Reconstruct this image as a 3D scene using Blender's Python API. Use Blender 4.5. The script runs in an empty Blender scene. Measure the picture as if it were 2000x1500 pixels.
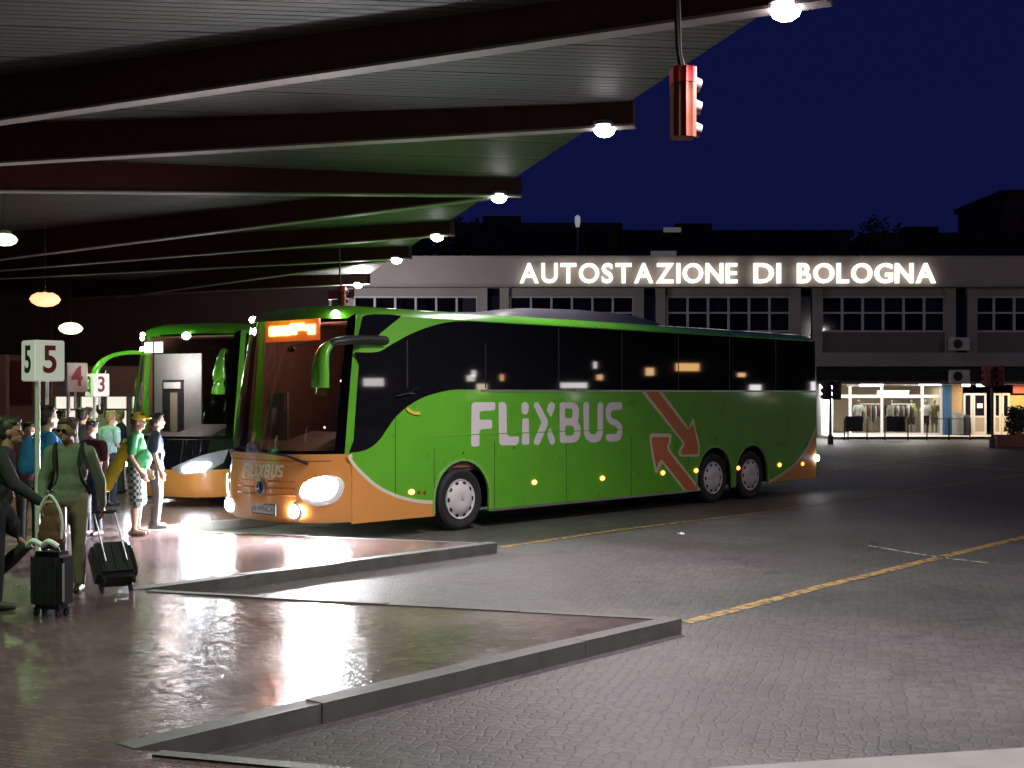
import bpy, bmesh, math, random
from mathutils import Vector, Matrix
from mathutils.geometry import tessellate_polygon
random.seed(7)
R = math.radians
S = bpy.context.scene
COL = S.collection

# ------------------------------------------------------------------ camera, sky, exposure
F_PX, HC, HY = 2500.0, 2.19, 768.0            # focal length in photo pixels, eye height, horizon row
cam_d = bpy.data.cameras.new('camera'); cam = bpy.data.objects.new('camera', cam_d); COL.objects.link(cam)
cam.location = (0, 0, HC); cam.rotation_euler = (R(90), 0, 0)
cam_d.sensor_width = 36; cam_d.lens = 36 * F_PX / 2000; cam_d.shift_y = (HY - 750) / 2000
cam_d.clip_start = .1; cam_d.clip_end = 3000
S.camera = cam
W = bpy.data.worlds.new('World'); S.world = W; W.use_nodes = True
wn = W.node_tree; wn.nodes.clear()
tcw = wn.nodes.new('ShaderNodeTexCoord'); sxyz = wn.nodes.new('ShaderNodeSeparateXYZ'); ramp = wn.nodes.new('ShaderNodeValToRGB')
ramp.color_ramp.elements[0].position = 0; ramp.color_ramp.elements[0].color = (.0042, .0064, .045, 1)     # clear night sky, a little lighter low down
ramp.color_ramp.elements[1].position = .6; ramp.color_ramp.elements[1].color = (.0034, .0040, .034, 1)
bg = wn.nodes.new('ShaderNodeBackground'); bg.inputs[1].default_value = 1.0
wo = wn.nodes.new('ShaderNodeOutputWorld')
wn.links.new(tcw.outputs['Generated'], sxyz.inputs[0]); wn.links.new(sxyz.outputs['Z'], ramp.inputs[0]); wn.links.new(ramp.outputs[0], bg.inputs[0]); wn.links.new(bg.outputs[0], wo.inputs[0])
S.view_settings.view_transform = 'Standard'; S.view_settings.look = 'None'
S.view_settings.exposure = 0; S.view_settings.gamma = 1
S.cycles.use_denoising = True
S.cycles.sample_clamp_indirect = 6
S.cycles.max_bounces = 6; S.cycles.transparent_max_bounces = 8
S.cycles.caustics_reflective = False; S.cycles.caustics_refractive = False

def gp(px, py, z=0.0):                          # photo pixel -> point on the level z
    Y = F_PX * (HC - z) / (py - HY)
    return Vector(((px - 1000) / F_PX * Y, Y, z))
def dp(px, py, Y):                              # photo pixel -> point at depth Y
    return Vector(((px - 1000) / F_PX * Y, Y, HC - (py - HY) * Y / F_PX))

# ------------------------------------------------------------------ materials
MATS = {}
def mat(name, col=(.5, .5, .5), rough=.5, metal=0, coat=0, emit=None, estr=0, spec=.5, noise=None, bump=None):
    if name in MATS: return MATS[name]
    m = bpy.data.materials.new(name); m.use_nodes = True
    nt = m.node_tree; b = nt.nodes['Principled BSDF']
    b.inputs['Base Color'].default_value = (*col, 1); b.inputs['Roughness'].default_value = rough
    b.inputs['Metallic'].default_value = metal; b.inputs['Coat Weight'].default_value = coat
    b.inputs['Coat Roughness'].default_value = .06
    b.inputs['Specular IOR Level'].default_value = spec
    if emit: b.inputs['Emission Color'].default_value = (*emit, 1); b.inputs['Emission Strength'].default_value = estr
    if noise or bump:
        tc = nt.nodes.new('ShaderNodeTexCoord')
        n = nt.nodes.new('ShaderNodeTexNoise'); n.inputs['Scale'].default_value = (noise or bump)[0]; n.inputs['Detail'].default_value = 6
        nt.links.new(tc.outputs['Object'], n.inputs['Vector'])
        if noise:
            mx = nt.nodes.new('ShaderNodeMix'); mx.data_type = 'RGBA'; mx.blend_type = 'MIX'
            a = noise[1]
            mx.inputs[6].default_value = (*[c * (1 - a) for c in col], 1); mx.inputs[7].default_value = (*[min(1, c * (1 + a)) for c in col], 1)
            nt.links.new(n.outputs[0], mx.inputs[0]); nt.links.new(mx.outputs[2], b.inputs['Base Color'])
            mr = nt.nodes.new('ShaderNodeMapRange'); mr.inputs[3].default_value = max(0, rough - .1); mr.inputs[4].default_value = min(1, rough + .1)
            nt.links.new(n.outputs[0], mr.inputs[0]); nt.links.new(mr.outputs[0], b.inputs['Roughness'])
        if bump:
            bp = nt.nodes.new('ShaderNodeBump'); bp.inputs['Strength'].default_value = bump[1]; bp.inputs['Distance'].default_value = .01
            nt.links.new(n.outputs[0], bp.inputs['Height']); nt.links.new(bp.outputs[0], b.inputs['Normal'])
    MATS[name] = m; return m
def glass(name, tintc, frac=.06):
    if name in MATS: return MATS[name]
    m = bpy.data.materials.new(name); m.use_nodes = True; nt = m.node_tree; nt.nodes.clear()
    t = nt.nodes.new('ShaderNodeBsdfTransparent'); t.inputs[0].default_value = (*tintc, 1)
    g = nt.nodes.new('ShaderNodeBsdfGlossy'); g.inputs['Roughness'].default_value = .03
    fr = nt.nodes.new('ShaderNodeFresnel'); fr.inputs[0].default_value = 1.45
    mx = nt.nodes.new('ShaderNodeMixShader'); o = nt.nodes.new('ShaderNodeOutputMaterial')
    nt.links.new(fr.outputs[0], mx.inputs[0]); nt.links.new(t.outputs[0], mx.inputs[1]); nt.links.new(g.outputs[0], mx.inputs[2]); nt.links.new(mx.outputs[0], o.inputs[0])
    MATS[name] = m; return m
def emis(name, col, s):
    return mat(name, (.8, .8, .8), .4, emit=col, estr=s)

GREEN = mat('bus_green_paint', (.098, .385, .018), .3, coat=.7, noise=(2.2, .13))
ORANGE = mat('bus_orange_paint', (.62, .265, .062), .32, coat=.6, noise=(1.5, .06))
CREAM = mat('cream_vinyl', (.62, .58, .42), .45)
LETTERW = mat('white_vinyl', (.62, .58, .60), .45, noise=(3, .05))
BLACKGL = mat('black_privacy_glass', (.006, .006, .008), .025, spec=.6)
BLACKP = mat('black_plastic', (.012, .012, .014), .45, noise=(9, .3))
GAP = mat('dark_panel_gap', (.01, .02, .008), .8)
RUBBER = mat('tyre_rubber', (.012, .012, .013), .75, noise=(12, .3))
HUB = mat('white_hubcap', (.58, .55, .55), .4, noise=(5, .08))
HUBHOLE = mat('hub_vent_black', (.01, .01, .01), .9)
CHROME = mat('chrome', (.7, .7, .72), .12, metal=1)
SILVER = mat('brushed_aluminium', (.55, .55, .57), .35, metal=1)
WSCREEN = glass('windscreen_glass', (.36, .30, .30))
CLEAR = glass('shop_glass', (.88, .9, .88))
INTER = mat('coach_interior_dark', (.16, .075, .06), .7, noise=(6, .3))
SEAT = mat('seat_fabric', (.06, .035, .05), .85, noise=(30, .3))
AMBERL = emis('amber_marker_light', (1, .24, .035), 7)
HEADL = emis('headlamp_white', (.97, .97, 1), 750)
HEADL2 = emis('headlamp_cool', (.86, .92, 1), 140)
FOGL = emis('foglamp_white', (1, .95, .92), 130)
ROOFL = emis('clearance_light', (.85, .92, 1), 30)
LED = emis('led_orange', (1, .34, .06), 60)
INLIGHT = emis('coach_interior_lamp', (.95, 1, .85), 9)

# ------------------------------------------------------------------ mesh helpers
def link(name, bm, m, parent=None, smooth=False, loc=None):
    me = bpy.data.meshes.new(name)
    bmesh.ops.recalc_face_normals(bm, faces=bm.faces)
    bm.to_mesh(me); bm.free()
    for mm in (m if isinstance(m, (list, tuple)) else [m]): me.materials.append(mm)
    if smooth:
        for p in me.polygons: p.use_smooth = True
        if smooth != 'all':
            try: me.set_sharp_from_angle(angle=R(38))
            except Exception: pass
    o = bpy.data.objects.new(name, me); COL.objects.link(o)
    if parent: o.parent = parent
    if loc is not None: o.location = loc
    return o
def tag(o, label=None, cat=None, group=None, kind=None):
    if label: o['label'] = label
    if cat: o['category'] = cat
    if group: o['group'] = group
    if kind: o['kind'] = kind
    return o
def empty(name, loc=(0, 0, 0), rz=0, label=None, cat=None, group=None):
    o = bpy.data.objects.new(name, None); COL.objects.link(o); o.location = loc; o.rotation_euler = (0, 0, rz)
    o.empty_display_size = .2
    return tag(o, label, cat, group)
def box(bm, x0, x1, y0, y1, z0, z1, M=None, mi=0):
    vs = [bm.verts.new(v) for v in ((x0, y0, z0), (x1, y0, z0), (x1, y1, z0), (x0, y1, z0), (x0, y0, z1), (x1, y0, z1), (x1, y1, z1), (x0, y1, z1))]
    if M:
        for v in vs: v.co = M @ v.co
    for f in ((0, 3, 2, 1), (4, 5, 6, 7), (0, 1, 5, 4), (1, 2, 6, 5), (2, 3, 7, 6), (3, 0, 4, 7)):
        bm.faces.new([vs[i] for i in f]).material_index = mi
    return vs
def bbox(name, x0, x1, y0, y1, z0, z1, m, parent=None, bev=0, M=None, loc=None):
    bm = bmesh.new(); box(bm, x0, x1, y0, y1, z0, z1, M)
    if bev: bmesh.ops.bevel(bm, geom=list(bm.edges), offset=bev, segments=2, affect='EDGES')
    return link(name, bm, m, parent, smooth=bool(bev), loc=loc)
def tube(bm, pts, rad, seg=10, cap=True, mi=0, flat=1.0):
    pts = [Vector(p) for p in pts]
    if not isinstance(rad, (list, tuple)): rad = [rad] * len(pts)
    rings = []; n = len(pts); ref = None
    for i, p in enumerate(pts):
        d = (pts[min(i + 1, n - 1)] - pts[max(i - 1, 0)]).normalized()
        if ref is None:
            ref = Vector((0, 0, 1)) if abs(d.z) < .9 else Vector((1, 0, 0))
        a = d.cross(ref).normalized(); b = d.cross(a).normalized(); ref = -b if False else ref
        rings.append([bm.verts.new(p + rad[i] * (math.cos(2 * math.pi * k / seg) * a + flat * math.sin(2 * math.pi * k / seg) * b)) for k in range(seg)])
    for i in range(n - 1):
        for k in range(seg):
            bm.faces.new((rings[i][k], rings[i][(k + 1) % seg], rings[i + 1][(k + 1) % seg], rings[i + 1][k])).material_index = mi
    if cap:
        bm.faces.new(rings[0][::-1]).material_index = mi; bm.faces.new(rings[-1]).material_index = mi
def limb(bm, pts, rad, seg=12, flat=1.0):       # tube with round ends
    tube(bm, pts, rad, seg, True, 0, flat)
    for p, r in ((pts[0], rad[0]), (pts[-1], rad[-1])): ell(bm, p, (r, r, r))
def ell(bm, c, r, rot=None, sub=2, mi=0):
    M = Matrix.Translation(Vector(c)) @ (rot.to_4x4() if rot else Matrix()) @ Matrix.Diagonal((*r, 1))
    fs = bmesh.ops.create_icosphere(bm, subdivisions=sub, radius=1, matrix=M)
    if mi:
        for v in fs['verts']:
            for f in v.link_faces: f.material_index = mi
def lathe(bm, prof, seg=40, axis='y', c=(0, 0, 0), mi=0):     # prof: (radius, along)
    rings = []
    for r, a in prof:
        ring = []
        for k in range(seg):
            t = 2 * math.pi * k / seg
            co = {'y': (r * math.cos(t), a, r * math.sin(t)), 'z': (r * math.cos(t), r * math.sin(t), a), 'x': (a, r * math.cos(t), r * math.sin(t))}[axis]
            ring.append(bm.verts.new(Vector(co) + Vector(c)))
        rings.append(ring)
    for i in range(len(rings) - 1):
        for k in range(seg):
            bm.faces.new((rings[i][k], rings[i][(k + 1) % seg], rings[i + 1][(k + 1) % seg], rings[i + 1][k])).material_index = mi
    bm.faces.new(rings[0]).material_index = mi; bm.faces.new(rings[-1]).material_index = mi
def plate(bm, loops, d0, d1, f, mi=0):           # prism over a 2-D outline (first loop outer, the others holes)
    lp = [[Vector((a, b, 0)) for a, b in l] for l in loops]
    flat = [p for l in lp for p in l]
    tris = tessellate_polygon(lp)
    A = [bm.verts.new(f(p.x, p.y, d0)) for p in flat]; B = [bm.verts.new(f(p.x, p.y, d1)) for p in flat]
    for t in tris:
        if len(set(t)) < 3: continue
        for V in (A, B):
            try: bm.faces.new([V[i] for i in t]).material_index = mi
            except ValueError: pass
    o = 0
    for l in lp:
        n = len(l)
        for i in range(n):
            j = (i + 1) % n
            try: bm.faces.new((A[o + i], A[o + j], B[o + j], B[o + i])).material_index = mi
            except ValueError: pass
        o += n
def copy_tree(o, parent=None):
    c = o.copy(); COL.objects.link(c)
    if parent: c.parent = parent
    for ch in list(o.children): copy_tree(ch, c)
    return c
def text_mesh(s, size=1, off=0.0, ext=0.0, align='CENTER'):
    cu = bpy.data.curves.new('t', 'FONT'); cu.body = s; cu.size = size; cu.offset = off; cu.extrude = ext
    cu.align_x = align; cu.align_y = 'CENTER'; cu.resolution_u = 4
    ob = bpy.data.objects.new('t', cu); COL.objects.link(ob)
    dg = bpy.context.evaluated_depsgraph_get(); dg.update()
    me = bpy.data.meshes.new_from_object(ob.evaluated_get(dg))
    bpy.data.objects.remove(ob); bpy.data.curves.remove(cu)
    return me
def text_obj(name, s, size, off, ext, m, parent, M):
    me = text_mesh(s, size, off, ext); me.name = name; me.transform(M); me.materials.clear(); me.materials.append(m)
    o = bpy.data.objects.new(name, me); COL.objects.link(o); o.parent = parent
    return o
def fuse(name, bm, m, vox, parent=None):          # melt overlapping shapes into one continuous skin
    me = bpy.data.meshes.new(name); bm.to_mesh(me); bm.free()
    ob = bpy.data.objects.new('tmp', me); COL.objects.link(ob)
    md = ob.modifiers.new('r', 'REMESH'); md.mode = 'VOXEL'; md.voxel_size = vox; md.use_smooth_shade = True
    sm = ob.modifiers.new('s', 'SMOOTH'); sm.factor = .5; sm.iterations = 3
    dg = bpy.context.evaluated_depsgraph_get(); dg.update()
    out = bpy.data.meshes.new_from_object(ob.evaluated_get(dg)); out.name = name
    bpy.data.objects.remove(ob); bpy.data.meshes.remove(me)
    out.materials.clear(); out.materials.append(m)
    for p in out.polygons: p.use_smooth = True
    o = bpy.data.objects.new(name, out); COL.objects.link(o)
    if parent: o.parent = parent
    return o

# ================================================================== GROUND
def road_mat():
    m = bpy.data.materials.new('cobbled_road'); m.use_nodes = True; nt = m.node_tree; b = nt.nodes['Principled BSDF']
    N, L = nt.nodes.new, nt.links.new
    tc = N('ShaderNodeTexCoord'); mp = N('ShaderNodeMapping'); mp.inputs['Scale'].default_value = (10.5, 12.0, 1); mp.inputs['Rotation'].default_value = (0, 0, R(14))
    L(tc.outputs['Object'], mp.inputs[0])
    v = N('ShaderNodeTexVoronoi'); v.voronoi_dimensions = '2D'; v.feature = 'DISTANCE_TO_EDGE'; v.inputs['Scale'].default_value = 1; v.inputs['Randomness'].default_value = .62
    v2 = N('ShaderNodeTexVoronoi'); v2.voronoi_dimensions = '2D'; v2.inputs['Scale'].default_value = 1; v2.inputs['Randomness'].default_value = .62
    L(mp.outputs[0], v.inputs['Vector']); L(mp.outputs[0], v2.inputs['Vector'])
    ed = N('ShaderNodeMapRange'); ed.inputs[1].default_value = 0; ed.inputs[2].default_value = .16; ed.interpolation_type = 'SMOOTHSTEP'
    L(v.outputs['Distance'], ed.inputs[0])
    n1 = N('ShaderNodeTexNoise'); n1.inputs['Scale'].default_value = .35; n1.inputs['Detail'].default_value = 5; L(tc.outputs['Object'], n1.inputs['Vector'])
    n2 = N('ShaderNodeTexNoise'); n2.inputs['Scale'].default_value = 22; n2.inputs['Detail'].default_value = 4; L(tc.outputs['Object'], n2.inputs['Vector'])
    sep = N('ShaderNodeSeparateColor'); L(v2.outputs['Color'], sep.inputs[0])
    val = N('ShaderNodeMapRange'); val.inputs[3].default_value = .8; val.inputs[4].default_value = 1.16; L(sep.outputs[0], val.inputs[0])
    big = N('ShaderNodeMapRange'); big.inputs[1].default_value = .3; big.inputs[2].default_value = .7; big.inputs[3].default_value = .72; big.inputs[4].default_value = 1.25; L(n1.outputs[0], big.inputs[0])
    mul = N('ShaderNodeMath'); mul.operation = 'MULTIPLY'; L(val.outputs[0], mul.inputs[0]); L(big.outputs[0], mul.inputs[1])
    gr = N('ShaderNodeMapRange'); gr.inputs[3].default_value = .72; gr.inputs[4].default_value = 1; L(ed.outputs[0], gr.inputs[0])
    mul2 = N('ShaderNodeMath'); mul2.operation = 'MULTIPLY'; L(mul.outputs[0], mul2.inputs[0]); L(gr.outputs[0], mul2.inputs[1])
    mx = N('ShaderNodeMix'); mx.data_type = 'RGBA'; mx.blend_type = 'MULTIPLY'; mx.inputs[0].default_value = 1; mx.inputs[6].default_value = (.080, .076, .074, 1)
    L(mul2.outputs[0], mx.inputs[7])
    n3 = N('ShaderNodeTexNoise'); n3.inputs['Scale'].default_value = .16; n3.inputs['Detail'].default_value = 3; L(tc.outputs['Object'], n3.inputs['Vector'])
    hue = N('ShaderNodeValToRGB'); hue.color_ramp.elements[0].position = .38; hue.color_ramp.elements[0].color = (.88, 1.0, .86, 1); hue.color_ramp.elements[1].position = .62; hue.color_ramp.elements[1].color = (1.02, .97, 1.01, 1); L(n3.outputs[0], hue.inputs[0])
    m3 = N('ShaderNodeMix'); m3.data_type = 'RGBA'; m3.blend_type = 'MULTIPLY'; m3.inputs[0].default_value = 1; L(mx.outputs[2], m3.inputs[6]); L(hue.outputs[0], m3.inputs[7])
    n4 = N('ShaderNodeTexNoise'); n4.inputs['Scale'].default_value = 1.1; n4.inputs['Detail'].default_value = 9; n4.inputs['Roughness'].default_value = .7; L(tc.outputs['Object'], n4.inputs['Vector'])
    oil = N('ShaderNodeMapRange'); oil.inputs[1].default_value = .58; oil.inputs[2].default_value = .68; oil.inputs[3].default_value = 1; oil.inputs[4].default_value = .42; L(n4.outputs[0], oil.inputs[0])
    m4 = N('ShaderNodeMix'); m4.data_type = 'RGBA'; m4.blend_type = 'MULTIPLY'; m4.inputs[0].default_value = 1; L(m3.outputs[2], m4.inputs[6]); L(oil.outputs[0], m4.inputs[7]); L(m4.outputs[2], b.inputs['Base Color'])
    rr = N('ShaderNodeMapRange'); rr.inputs[3].default_value = .42; rr.inputs[4].default_value = .7; L(n1.outputs[0], rr.inputs[0]); L(rr.outputs[0], b.inputs['Roughness'])
    ad = N('ShaderNodeMath'); ad.operation = 'MULTIPLY_ADD'; ad.inputs[1].default_value = .25; L(n2.outputs[0], ad.inputs[0]); L(ed.outputs[0], ad.inputs[2])
    bp = N('ShaderNodeBump'); bp.inputs['Strength'].default_value = .35; bp.inputs['Distance'].default_value = .008; L(ad.outputs[0], bp.inputs['Height']); L(bp.outputs[0], b.inputs['Normal'])
    return m
def tile_mat():
    m = bpy.data.materials.new('wet_platform_tiles'); m.use_nodes = True; nt = m.node_tree; b = nt.nodes['Principled BSDF']
    N, L = nt.nodes.new, nt.links.new
    tc = N('ShaderNodeTexCoord'); mp = N('ShaderNodeMapping'); mp.inputs['Rotation'].default_value = (0, 0, R(20)); L(tc.outputs['Object'], mp.inputs[0])
    br = N('ShaderNodeTexBrick'); br.inputs['Scale'].default_value = 1; br.inputs['Mortar Size'].default_value = .006
    br.inputs['Brick Width'].default_value = .12; br.inputs['Row Height'].default_value = .06; br.inputs['Mortar Smooth'].default_value = .3
    br.inputs['Color1'].default_value = (.165, .108, .108, 1); br.inputs['Color2'].default_value = (.11, .074, .077, 1); br.inputs['Mortar'].default_value = (.07, .055, .055, 1)
    L(mp.outputs[0], br.inputs['Vector'])
    n1 = N('ShaderNodeTexNoise'); n1.inputs['Scale'].default_value = .8; n1.inputs['Detail'].default_value = 6; L(tc.outputs['Object'], n1.inputs['Vector'])
    n2 = N('ShaderNodeTexNoise'); n2.inputs['Scale'].default_value = 7; n2.inputs['Detail'].default_value = 5; L(tc.outputs['Object'], n2.inputs['Vector'])
    mx = N('ShaderNodeMix'); mx.data_type = 'RGBA'; mx.blend_type = 'MULTIPLY'; mx.inputs[0].default_value = .8
    mr = N('ShaderNodeMapRange'); mr.inputs[1].default_value = .3; mr.inputs[2].default_value = .7; mr.inputs[3].default_value = .6; mr.inputs[4].default_value = 1.25; L(n1.outputs[0], mr.inputs[0])
    L(br.outputs['Color'], mx.inputs[6]); L(mr.outputs[0], mx.inputs[7]); L(mx.outputs[2], b.inputs['Base Color'])
    rr = N('ShaderNodeMapRange'); rr.inputs[1].default_value = .3; rr.inputs[2].default_value = .7; rr.inputs[3].default_value = .17; rr.inputs[4].default_value = .27; L(n1.outputs[0], rr.inputs[0]); L(rr.outputs[0], b.inputs['Roughness'])
    ad = N('ShaderNodeMath'); ad.operation = 'MULTIPLY_ADD'; ad.inputs[1].default_value = -.35; L(br.outputs['Fac'], ad.inputs[0]); L(n2.outputs[0], ad.inputs[2])
    bp = N('ShaderNodeBump'); bp.inputs['Strength'].default_value = .17; bp.inputs['Distance'].default_value = .010; L(ad.outputs[0], bp.inputs['Height'])
    vt = N('ShaderNodeTexVoronoi'); vt.voronoi_dimensions = '2D'; vt.distance = 'CHEBYCHEV'; vt.inputs['Scale'].default_value = 14; vt.inputs['Randomness'].default_value = .75; L(mp.outputs[0], vt.inputs['Vector'])
    vs = N('ShaderNodeVectorMath'); vs.operation = 'SUBTRACT'; vs.inputs[1].default_value = (.5, .5, .5); L(vt.outputs['Color'], vs.inputs[0])
    vm = N('ShaderNodeVectorMath'); vm.operation = 'MULTIPLY'; vm.inputs[1].default_value = (.05, .05, 0); L(vs.outputs[0], vm.inputs[0])      # every tile lies a touch askew
    va = N('ShaderNodeVectorMath'); va.operation = 'ADD'; L(bp.outputs[0], va.inputs[0]); L(vm.outputs[0], va.inputs[1])
    vn = N('ShaderNodeVectorMath'); vn.operation = 'NORMALIZE'; L(va.outputs[0], vn.inputs[0]); L(vn.outputs[0], b.inputs['Normal'])
    b.inputs['Specular IOR Level'].default_value = .6
    return m
bm = bmesh.new()
g = bmesh.ops.create_grid(bm, x_segments=2, y_segments=2, size=600)
tag(link('road', bm, road_mat(), loc=(0, 200, 0)), kind='structure')

PZ = .13                                        # platform height; it runs in saw teeth, one per bus bay
NK = lambda k: Vector((-2.2 - 1.74 * k, 7.4 + 6.0 * k)); TK = lambda k: Vector((1.54 - 1.75 * k, 11.65 + 5.9 * k))
outline = []
for k in range(-2, 8): outline += [NK(k), TK(k)]
KERB = mat('kerb_stone', (.08, .08, .073), .6, noise=(4, .55), bump=(40, .5))
bm = bmesh.new()
poly = [(p.x, p.y) for p in outline]; poly += [(-48, poly[-1][1]), (-48, poly[0][1])]
plate(bm, [poly], -.2, PZ, lambda a, b, d: (a, b, d))
tag(link('platform', bm, tile_mat()), kind='structure')
bm = bmesh.new()
for i in range(len(outline) - 1):
    a, b = outline[i], outline[i + 1]
    d = (b - a).normalized(); n = Vector((d.y, -d.x))
    if i % 2 == 0:  w_in, a2, b2 = .17, a + d * .005, b
    else: w_in, a2, b2 = .10, a + d * .19, b - d * .19
    L_ = (b2 - a2).length; nseg = max(1, int(L_ / 1.3))
    for s in range(nseg):
        p0 = a2 + d * (L_ * s / nseg + .002); p1 = a2 + d * (L_ * (s + 1) / nseg - .002)
        q = [p0 + n * .006, p1 + n * .006, p1 - n * w_in, p0 - n * w_in]
        vs0 = [bm.verts.new((v.x, v.y, -.1)) for v in q]; jz = random.uniform(-.004, .006); vs1 = [bm.verts.new((v.x + random.uniform(-.006, .006), v.y + random.uniform(-.006, .006), PZ + .007 + jz + random.uniform(-.003, .003))) for v in q]
        bm.faces.new(vs1)
        for j in range(4): bm.faces.new((vs0[j], vs0[(j + 1) % 4], vs1[(j + 1) % 4], vs1[j]))
tag(link('kerb', bm, KERB), kind='structure')
# pale kerbed island at the camera's feet
bm = bmesh.new()
plate(bm, [[(1.15, 7.45), (6.0, 8.47), (6.0, 5.5), (1.15, 5.5)]], -.1, .012, lambda a, b, d: (a, b, d))
tag(link('pavement', bm, mat('pale_concrete', (.21, .21, .19), .7, noise=(3, .4), bump=(60, .4))), kind='structure')

def stripe_mat(name, col):
    m = mat(name, col, .6); nt = m.node_tree; b = nt.nodes['Principled BSDF']
    tc = nt.nodes.new('ShaderNodeTexCoord'); n = nt.nodes.new('ShaderNodeTexNoise'); n.inputs['Scale'].default_value = 9; n.inputs['Detail'].default_value = 8
    cr = nt.nodes.new('ShaderNodeValToRGB'); cr.color_ramp.elements[0].position = .40; cr.color_ramp.elements[0].color = (.07, .065, .06, 1)
    cr.color_ramp.elements[1].position = .54; cr.color_ramp.elements[1].color = (*col, 1)
    nt.links.new(tc.outputs['Object'], n.inputs['Vector']); nt.links.new(n.outputs[0], cr.inputs[0]); nt.links.new(cr.outputs[0], b.inputs['Base Color'])
    bp = nt.nodes.new('ShaderNodeBump'); bp.inputs['Strength'].default_value = .5; bp.inputs['Distance'].default_value = .006
    nt.links.new(n.outputs[0], bp.inputs['Height']); nt.links.new(bp.outputs[0], b.inputs['Normal'])
    return m
YEL = stripe_mat('worn_yellow_paint', (.34, .225, .05)); WHT = stripe_mat('worn_white_paint', (.38, .37, .36))
def marking(pts, w, m):
    bm = bmesh.new(); L = []; Rr = []
    P = []
    for i in range(len(pts) - 1):
        for s in range(14): P.append(Vector(pts[i][:2]).lerp(Vector(pts[i + 1][:2]), s / 14))
    P.append(Vector(pts[-1][:2]))
    for i, p in enumerate(P):
        d = (P[min(i + 1, len(P) - 1)] - P[max(i - 1, 0)]).normalized(); n = Vector((-d.y, d.x)); ww = w * (1 + random.uniform(-.12, .12))
        L.append(bm.verts.new((p.x + n.x * ww / 2, p.y + n.y * ww / 2, .004))); Rr.append(bm.verts.new((p.x - n.x * ww / 2, p.y - n.y * ww / 2, .004)))
    for i in range(len(P) - 1): bm.faces.new((L[i], Rr[i], Rr[i + 1], L[i + 1]))
    tag(link('road_marking', bm, m), kind='structure')
marking([gp(1338, 1216), gp(1440, 1190), gp(1600, 1147), gp(1800, 1098), gp(2010, 1047), gp(2200, 1003)], .155, YEL)
marking([gp(978, 1069), gp(1200, 1036), gp(1450, 1006), gp(1650, 978), gp(1800, 955), gp(2010, 925)], .14, YEL)
marking([gp(1600, 888), gp(1800, 903), gp(2020, 921)], .22, WHT)
marking([gp(1690, 1065), gp(1790, 1082), gp(1860, 1092), gp(1930, 1100)], .07, WHT)
marking([gp(1620, 918), gp(1760, 897), gp(1860, 884)], .15, WHT)
marking([gp(1598, 871), gp(1700, 872), gp(1880, 866)], .25, WHT)

# ================================================================== COACHES
WHEELS = (2.77, 9.84, 11.19)
HW = 1.275
FD = Vector((-.6857, -.7279, 0)); LD = Vector((.7279, -.6857, 0))
O1 = Vector((-3.62, 19.29, 0))
def lc(u, y, z): return Vector((-u, y, z))
def side_uz(px, py, O=O1, off=HW):               # photo pixel -> (u, z) on the near flank of the green coach
    d = Vector(((px - 1000) / F_PX, 1, -(py - HY) / F_PX)); c = Vector((0, 0, HC))
    # (c + t d - O) . LD = off
    t = (off - (c - O).dot(LD)) / d.dot(LD); p = c + d * t - O
    return (-p.dot(FD), p.z)
def front_uc(z): return -.34 + .05 - .05 * min(1, max(0, (z - .3) / .3)) + (.06 * max(0, (z - .95) / .35) if z < 1.3 else .06 + .40 * ((z - 1.3) / 2.0) ** 1.25)
def front_cor(z): return .50 if z < 1.3 else .50 + .18 * (z - 1.3) / 2.0
def front_u(y, z, hw=HW):
    t = min(1, abs(y) / hw); uc = front_uc(z)
    return uc + (front_cor(z) - uc) * (.25 * t ** 2 + .75 * t ** 5)
def front_yz(px, py, O=O1):                       # photo pixel -> (y, z) on the nose of the green coach
    c = Vector((0, 0, HC)); d = Vector(((px - 1000) / F_PX, 1, -(py - HY) / F_PX)); t = 15.0
    while t < 24:
        p = c + d * t - O; u, y, z = -p.dot(FD), p.dot(LD), p.z
        if abs(y) <= HW and u >= front_u(y, z): break
        t += .004
    return (max(-HW, min(HW, y)), z)
def on_front(y, z, d): return lc(front_u(y, z) - d, y, z)
def skin(bm, loops, d, surf, cuts=3):             # outline laid on a curved surface, finely divided
    t = bmesh.new(); lp = [[Vector((a, b, 0)) for a, b in l] for l in loops]; fl = [p for l in lp for p in l]
    V = [t.verts.new(p) for p in fl]
    for q in tessellate_polygon(lp):
        try: t.faces.new([V[i] for i in q])
        except ValueError: pass
    for _ in range(cuts):
        es = [e for e in t.edges if e.calc_length() > .06]
        if es: bmesh.ops.subdivide_edges(t, edges=es, cuts=1)
        bmesh.ops.triangulate(t, faces=t.faces)
    ext = bmesh.ops.extrude_face_region(t, geom=list(t.faces)[:])
    top = {v for v in ext['geom'] if isinstance(v, bmesh.types.BMVert)}
    mp = {}
    for v in t.verts: mp[v] = bm.verts.new(surf(v.co.x, v.co.y, d if v in top else .0005))
    for f in t.faces:
        try: bm.faces.new([mp[v] for v in f.verts])
        except ValueError: pass
    t.free()
def on_side(u, z, d): return lc(u, HW + d, z)
def on_far(u, z, d): return lc(u, -HW - d, z)

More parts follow.
